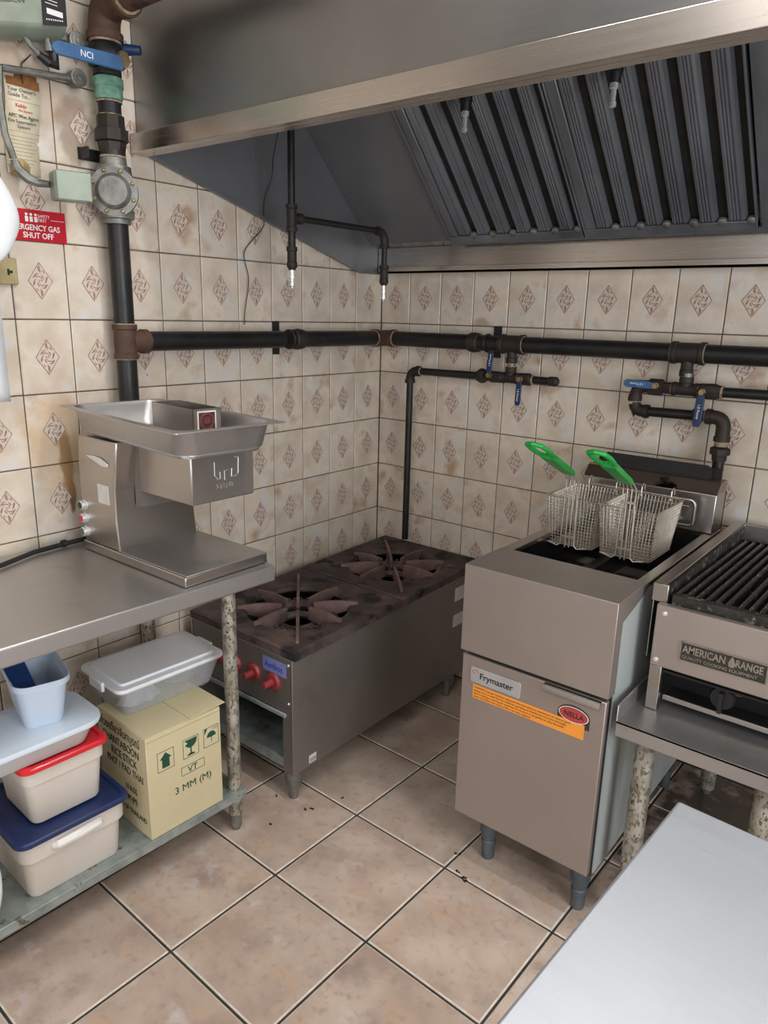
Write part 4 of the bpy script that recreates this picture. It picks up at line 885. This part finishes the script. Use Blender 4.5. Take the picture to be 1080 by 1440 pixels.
g = G(); g.prism([(1.331,.583)] + [(1.372-.041*math.cos(a), .583+.024*math.sin(a)) for a in [k*PI/12 for k in range(13)]] + [(1.413,.555),(1.331,.555)], (0,yb,0), X, Z, .0005); g.build('dealer_sticker', M['badge_black'], dr)
g = G(); g.rings([[(1.372+.0385*math.cos(a), yb-.0007, .583+.0205*math.sin(a)) for a in [2*PI*k/28 for k in range(28)]],[(1.372+.0385*math.cos(a), yb-.0009, .583+.0205*math.sin(a)) for a in [2*PI*k/28 for k in range(28)]]]); g.build('sticker_rim', M['white_ink'], dr)
g = G(); g.rings([[(1.372+.0365*math.cos(a), yb-.0010, .583+.0185*math.sin(a)) for a in [2*PI*k/28 for k in range(28)]],[(1.372+.0365*math.cos(a), yb-.0012, .583+.0185*math.sin(a)) for a in [2*PI*k/28 for k in range(28)]]]); g.build('sticker_oval', M['nella_red'], dr)
text('NELLA', .0185, M['ink'], dr, (1.347,yb-.0014,.5765), X, Z, ext=.0003, bold=.0002, sx=.95)
g = G(); g.box(A1-.005,A1-.001,FY+.034,-.10,.150,.876); g.build('side_panel', M['fry_side'], f)
g = G(); g.box(A1-.007,A1-.005,FY+.018,FY+.036,.150,.655); g.build('door_jamb', M['deep'], f)
g = G(); g.box(A0+.001,A0+.005,FY+.020,-.10,.150,.872); g.build('side_panel', M['fry_side'], f)
g = G(); g.box(A0+.006,A1-.006,-.104,-.10,.15,.87); g.box(A0+.006,A1-.006,FY+.020,-.104,.150,.156); g.build('chassis', M['deep'], f)
# rim around the pot
g = G(); g.box(A1-.028,A1,-.742,-.115,.878,.892); g.box(A0,A0+.034,-.742,-.115,.878,.892); g.box(A0+.034,A1-.028,-.20,-.115,.868,.880); g.build('pot_rim', M['steel'], f, bevel=.002)
g = G(); g.box(A0+.030,A0+.034,-.742,-.20,.74,.88); g.box(A1-.028,A1-.024,-.742,-.20,.74,.88); g.box(A0+.034,A1-.028,-.742,-.738,.74,.88); g.box(A0+.034,A1-.028,-.204,-.20,.74,.88); g.box(1.226,1.256,-.738,-.204,.74,.842); g.build('fry_pot', M['pot'], f)
g = G(); g.box(A0+.034,1.226,-.738,-.204,.79,.815); g.box(1.256,A1-.028,-.738,-.204,.79,.815); g.build('cooking_oil', M['oil'], f)
# flue riser and splash back
g = G(); g.box(A0-.012,A1-.004,-.205,-.110,.893,1.012); g.build('splash_back', M['steel'], f, bevel=.003)
g = G(); g.prism([(-.207,1.013),(-.110,1.013),(-.110,1.044),(-.175,1.044)], (A0-.012,0,0), Y, Z, A1-.004-(A0-.012)); g.build('flue_ledge', steel('stained ledge', (176,158,140), (140,122,104), rough=.35, spots=[((40,32,28), .60, 9, .06)]), f)
g = G(); g.M = Matrix.Translation((1.238,-.150,1.044)) @ Matrix.Rotation(math.radians(-12),4,'X')
pts = [(-.172,0),(.172,0),(.172,.030),(.168,.044),(.156,.050),(-.156,.050),(-.168,.044),(-.172,.030)]
g.prism(pts, (0,.006,-.008), X, Z, .004); g.build('flue_deflector', M['deep'], f, bevel=.001)
g = G(); g.box(A0,A1-.02,-.125,-.112,1.040,1.075); g.build('flue_back', M['deep'], f)
# hanger rail
g = G(); q = [(1.075,-.21,.955),(1.075,-.245,.955)] + arc((1.075,-.245,.995),(1.075,-.245,.975),(1.09,-.245,.995),4) + [(1.385,-.245,.995)] + arc((1.402,-.245,.995),(1.385,-.245,.995),(1.402,-.245,.975),4) + [(1.402,-.245,.935)] + arc((1.402,-.245,.918),(1.402,-.245,.935),(1.388,-.245,.918),4) + [(1.345,-.245,.918),(1.34,-.21,.918)]
g.tube(q, .005, 8); g.tube([(1.075,-.245,.975),(1.385,-.245,.975)], .0035, 8); g.tube([(1.385,-.245,.99),(1.36,-.245,.99),(1.36,-.245,.93)], .004, 8); g.build('basket_rail', M['steel_h'], f)
for (lx, ly) in ((1.13,-.85),(1.408,-.855),(1.13,-.18),(1.408,-.18)):
    g = G(); g.lathe((lx,ly,0),Z,[(0,.015),(.004,.018),(.05,.019),(.052,.021),(.062,.021),(.064,.019),(.085,.024),(.09,.026),(.15,.026)],16); g.build('leg', mat('blue grey leg', (104,112,118), (84,92,98), rough=.5, metal=.5, scale=20), f)
# ---- baskets
def basket(loc, label):
    b = thing('fryer_basket', label, 'fryer basket', loc, 0, 'wire fryer baskets on the hanger rail', local=True)
    # local: origin centre of rim front-bottom; rim z=.140; front y=0, back y=.205
    W, D, H = .158, .215, .140; wb_, db_ = .138, .165
    def P(u, v, h):   # u -1..1, v 0..1 front->back, h 0..1
        w_ = wb_/2 + (W-wb_)/2*h; d0 = .010*(1-h); d1 = db_+.010 + (D-db_-.010)*h
        return Vector((u*w_, d0 + (d1-d0)*v, H*h))
    g = G(); r = .00125
    nh, nw, nd = 15, 16, 21
    def wire(a, c, r=r): g.tube([a, c], r, 4)
    for i in range(nh+1):
        h = i/nh; wire(P(-1,0,h),P(1,0,h)); wire(P(-1,1,h),P(1,1,h)); wire(P(-1,0,h),P(-1,1,h)); wire(P(1,0,h),P(1,1,h))
    for i in range(nw+1):
        u = -1+2*i/nw; wire(P(u,0,0),P(u,0,1)); wire(P(u,1,0),P(u,1,1)); wire(P(u,0,0),P(u,1,0))
    for i in range(nd+1):
        v = i/nd; wire(P(-1,v,0),P(-1,v,1)); wire(P(1,v,0),P(1,v,1)); wire(P(-1,v,0),P(1,v,0))
    o = g.build('wire_mesh', M['wire'], b, smooth=0); o['kind'] = 'stuff'
    g = G(); g.tube([P(-1,0,1),P(1,0,1),P(1,1,1),P(-1,1,1)], .0030, 8, closed=True); g.build('rim_frame', M['wire'], b); g = G(); g.tube([P(-1,0,0),P(1,0,0),P(1,1,0),P(-1,1,0)], .0022, 8, closed=True); g.build('base_frame', M['wire'], b)
    hk = G()
    for u in (-.55,.55):
        a = P(u,1,1); hk.tube([a + Vector((0,0,-.01)), a + Vector((0,.004,.018)), a + Vector((0,.016,.026)), a + Vector((0,.028,.020)), a + Vector((0,.030,.004))], .0022, 6)
    hk.build('rail_hook', M['wire'], b)
    hg = G(); yy = -.004
    for k, u in enumerate((-.018,-.006,.006,.018)):
        top = .198; br = []
        if k in (0, 3):
            sgn = -1 if k == 0 else 1
            hg.tube([(sgn*.060,yy,.004),(sgn*.030,yy,-.002),(sgn*.021,yy,.006),(sgn*.020,yy,.03),(u,yy,H+.03),(u,yy,top),(u*.72,-.024,top+.020)], .0022, 6)
        else: hg.tube([(u,yy,-.002),(u,yy,.03),(u,yy,top),(u*.72,-.024,top+.020)], .0022, 6)
    for zz in (.030,.160): hg.beam((-.021,yy-.003,zz),(.021,yy-.003,zz),.002,.006)
    hd = hg.build('handle_wires', M['wire'], b)
    gg_ = G(); d = Vector((0,-.905,.425)).normalized(); s_ = X; n_ = d.cross(s_); o0 = Vector((0,-.024,top+.020))
    def q(l, wd, h=0): return o0 + d*l + s_*wd + n_*h
    rs = []
    for l, wd, th in ((0,.015,.0045),(.02,.017,.007),(.14,.018,.008),(.165,.020,.007)):
        rs.append([q(l,-wd,-th),q(l,wd,-th),q(l,wd,th),q(l,0,th*1.15),q(l,-wd,th)])
    gg_.rings(rs)
    loop = [q(.160,-.015)] + [q(.19,-.022),q(.225,-.024),q(.255,-.020),q(.266,0),q(.255,.020),q(.225,.024),q(.19,.022)] + [q(.160,.015)]
    gg_.tube(loop, .0065, 8); gg_.tube([q(.16,-.004,.004),q(.178,0,.004)], .003, 6)
    gg_.build('grip', M['green'], b, smooth=40, bevel=.0015, label='green rubber grip with a hanging loop')
    return b
basket((1.142,-.528,.866), 'wire fryer basket with green handle, the one nearer the left rim of the fryer')
basket((1.308,-.532,.868), 'wire fryer basket with green handle, the one beside the grill')

# ================================================================== CHARBROILER AND STAND
s = thing('broiler_stand', 'low stainless equipment stand with round legs under the charbroiler', 'stand', (1.75,-.45,0))
B0, B1 = 1.468, 2.30
g = G(); g.box(B0,B1,-.905,-.05,.592,.600); g.box(B0,B1,-.905,-.901,.560,.600); g.box(B0,B0+.004,-.905,-.05,.560,.640); g.build('stand_top', M['steel_top'], s, bevel=.003)
for (lx, ly) in ((1.527,-.85),(1.790,-.85),(1.527,-.12),(1.790,-.12)):
    g = G(); g.tube([(lx,ly,.02),(lx,ly,.592)], .0235, 18); lg = g.build('leg', M['leg'], s); g = G(); g.lathe((lx,ly,0),Z,[(0,.014),(.02,.018),(.05,.024)],14); g.build('foot', M['alu'], lg)
c = thing('charbroiler', 'stainless charbroiler with crusted cast iron grates and a dark nameplate', 'grill', (1.8,-.45,.6))
C0, C1 = 1.497, 2.20
g = G(); g.box(C0,C1,-.804,-.798,.716,.868); g.box(C0,C1,-.804,-.785,.862,.870); fp2 = g.build('front_panel', M['fryer_steel'], c, bevel=.003)
g = G(); g.box(C0,C0+.028,-.800,-.78,.601,.716); g.box(C0,C0+.004,-.78,-.06,.601,.86); g.build('side_frame', M['steel'], c, bevel=.002)
g = G(); g.box(C0-.020,C0+.008,-.775,-.060,.898,.912); g.box(C0-.020,C0-.016,-.775,-.060,.72,.900); g.box(C0-.020,C0+.016,-.785,-.775,.868,.912); g.build('side_rim', M['steel'], c, bevel=.002)
g = G(); g.box(C0+.008,C1,-.075,-.055,.83,.912); g.build('rear_rim', M['steel_h'], c, bevel=.003)
g = G(); g.box(C0+.006,C0+.010,-.775,-.075,.80,.898); g.build('inner_wall', M['crust'], c)
g = G(); g.box(C0+.01,C1,-.79,-.07,.70,.705); g.box(C0+.01,C1,-.075,-.07,.70,.86); g.build('fire_box', M['deep'], c)
g = G(); g.box(C0+.01,C1,-.798,-.745,.842,.856); g.build('front_trough', M['steel_h'], c, bevel=.002)
g = G(); g.box(C0+.018,C1,-.762,-.735,.858,.884); g.build('grate_front_bar', M['crust'], c, bevel=.003)
k = 0; x_ = C0 + .030
while x_ < 2.15:
    g = G(); w_ = .0072; z1, z2 = .888, .868
    g.rings([[(x_-w_,-.748,z1-.016),(x_+w_,-.748,z1-.016),(x_+w_*.7,-.748,z1),(x_,-.748,z1-.005),(x_-w_*.7,-.748,z1)], [(x_-w_,-.10,z2-.016),(x_+w_,-.10,z2-.016),(x_+w_*.7,-.10,z2),(x_,-.10,z2-.005),(x_-w_*.7,-.10,z2)]])
    g.build('grate_bar', M['bars'], c, smooth=0, bevel=.001)
    k += 1; x_ += .0215 if k % 6 else .027
g = G()
for yy in (-.55,-.33): g.box(C0+.018,C1,yy-.006,yy+.006,.850,.862)
g.build('cross_bar', M['crust'], c)
for (px, pz) in ((1.517,.850),(1.510,.733)):
    g = G(); g.lathe((px,-.804,pz),(0,-1,0),[(0,.0062),(.003,.0055),(.004,.002)],12); g.build('screw', M['chrome'], fp2)
g = G(); g.box(1.562,1.745,-.8055,-.8040,.751,.796); nb = g.build('nameplate', M['badge_black'], fp2)
g = G(); 
for a, b_, c_, d_ in ((1.562,1.745,.7945,.7965),(1.562,1.745,.7505,.7520),(1.562,1.564,.751,.796),(1.743,1.745,.751,.796)): g.box(a,b_,-.8075,-.8055,c_,d_)
g.build('plate_border', M['badge_metal'], nb)
text('AMERICAN', .0245, M['badge_metal'], fp2, (1.567,-.8060,.7715), X, Z, ext=.001, sx=.765, bold=.0005); text('RANGE', .0245, M['badge_metal'], fp2, (1.680,-.8060,.7715), X, Z, ext=.001, sx=.70, bold=.0005)
text('QUALITY COOKING EQUIPMENT', .0105, M['badge_metal'], fp2, (1.567,-.8060,.7565), X, Z, ext=.0008, sx=1.02)
g = G(); g.prism([(1.668,.768),(1.678,.768),(1.681,.776),(1.677,.786),(1.673,.793),(1.669,.786),(1.665,.776)], (0,-.8062,0), X, Z, .0015); g.build('flame_emblem', M['badge_metal'], nb)
# lower opening with valve knob and drip rail
g = G(); g.box(C0+.03,C1,-.775,-.765,.622,.636); g.build('drip_tray_edge', M['steel_h'], c, bevel=.002)
g = G(); g.box(C0+.03,C1,-.762,-.08,.620,.625); g.build('drip_tray', M['deep'], c)
g = G(); g.box(C0+.005,C1,-.700,-.695,.601,.714); g.build('back_shield', M['deep'], c)
g = G(); g.lathe((1.658,-.695,.672),(0,-1,0),[(0,.010),(.055,.010),(.058,.028),(.075,.029),(.082,.025)],20); g.box(1.6535,1.6625,-.790,-.775,.640,.690); kb = g.build('knob', M['black'], c)
g = G(); g.box(1.648,1.668,-.760,-.70,.700,.712); g.lathe((1.690,-.76,.700),(0,-1,0),[(0,.014),(.01,.014)],10); g.tube([(C0+.03,-.73,.70),(C1,-.73,.70)],.011,10); g.build('gas_manifold', M['rusty'], c)
for (px_,) in ((1.95,),):
    g = G(); g.lathe((px_,-.695,.672),(0,-1,0),[(0,.010),(.055,.010),(.058,.028),(.075,.029),(.082,.025)],20); g.box(px_-.0045,px_+.0045,-.790,-.775,.640,.690); g.build('knob', M['black'], c)

# ================================================================== PREP TABLE (front right)
p = thing('prep_table', 'plain stainless prep table top in the right foreground', 'table', (1.771,-1.520,0), math.radians(-3.2), local=True)
g = G(); g.box(0,1.1,-1.35,0,.842,.880); g.build('table_top', M['steel_prep'], p, bevel=.004, seg=3)
for (lx, ly) in ((.12,-.12),(.98,-.12),(.12,-1.22),(.98,-1.22)):
    g = G(); g.tube([(lx,ly,0),(lx,ly,.841)], .02, 14); g.build('leg', M['alu'], p)
# crumbs on the floor
g = G(); rr = random.Random(4)
for (cx_, cy_) in ((1.10,-.955),(1.125,-.965),(1.13,-.972),(.60,-1.03),(.59,-1.045),(.47,-1.06),(1.06,-.90),(.64,-.93),(.56,-1.16)):
    for k in range(3): 
        a, b_ = cx_+rr.uniform(-.006,.006), cy_+rr.uniform(-.004,.004); g.lathe((a,b_,.0004),Z,[(0,rr.uniform(.002,.0045)),(.002,rr.uniform(.001,.003))],6)
o = g.build('food_crumbs', M['deep']); tag(o, 'dark food crumbs scattered on the floor tiles', 'crumbs', kind='stuff')
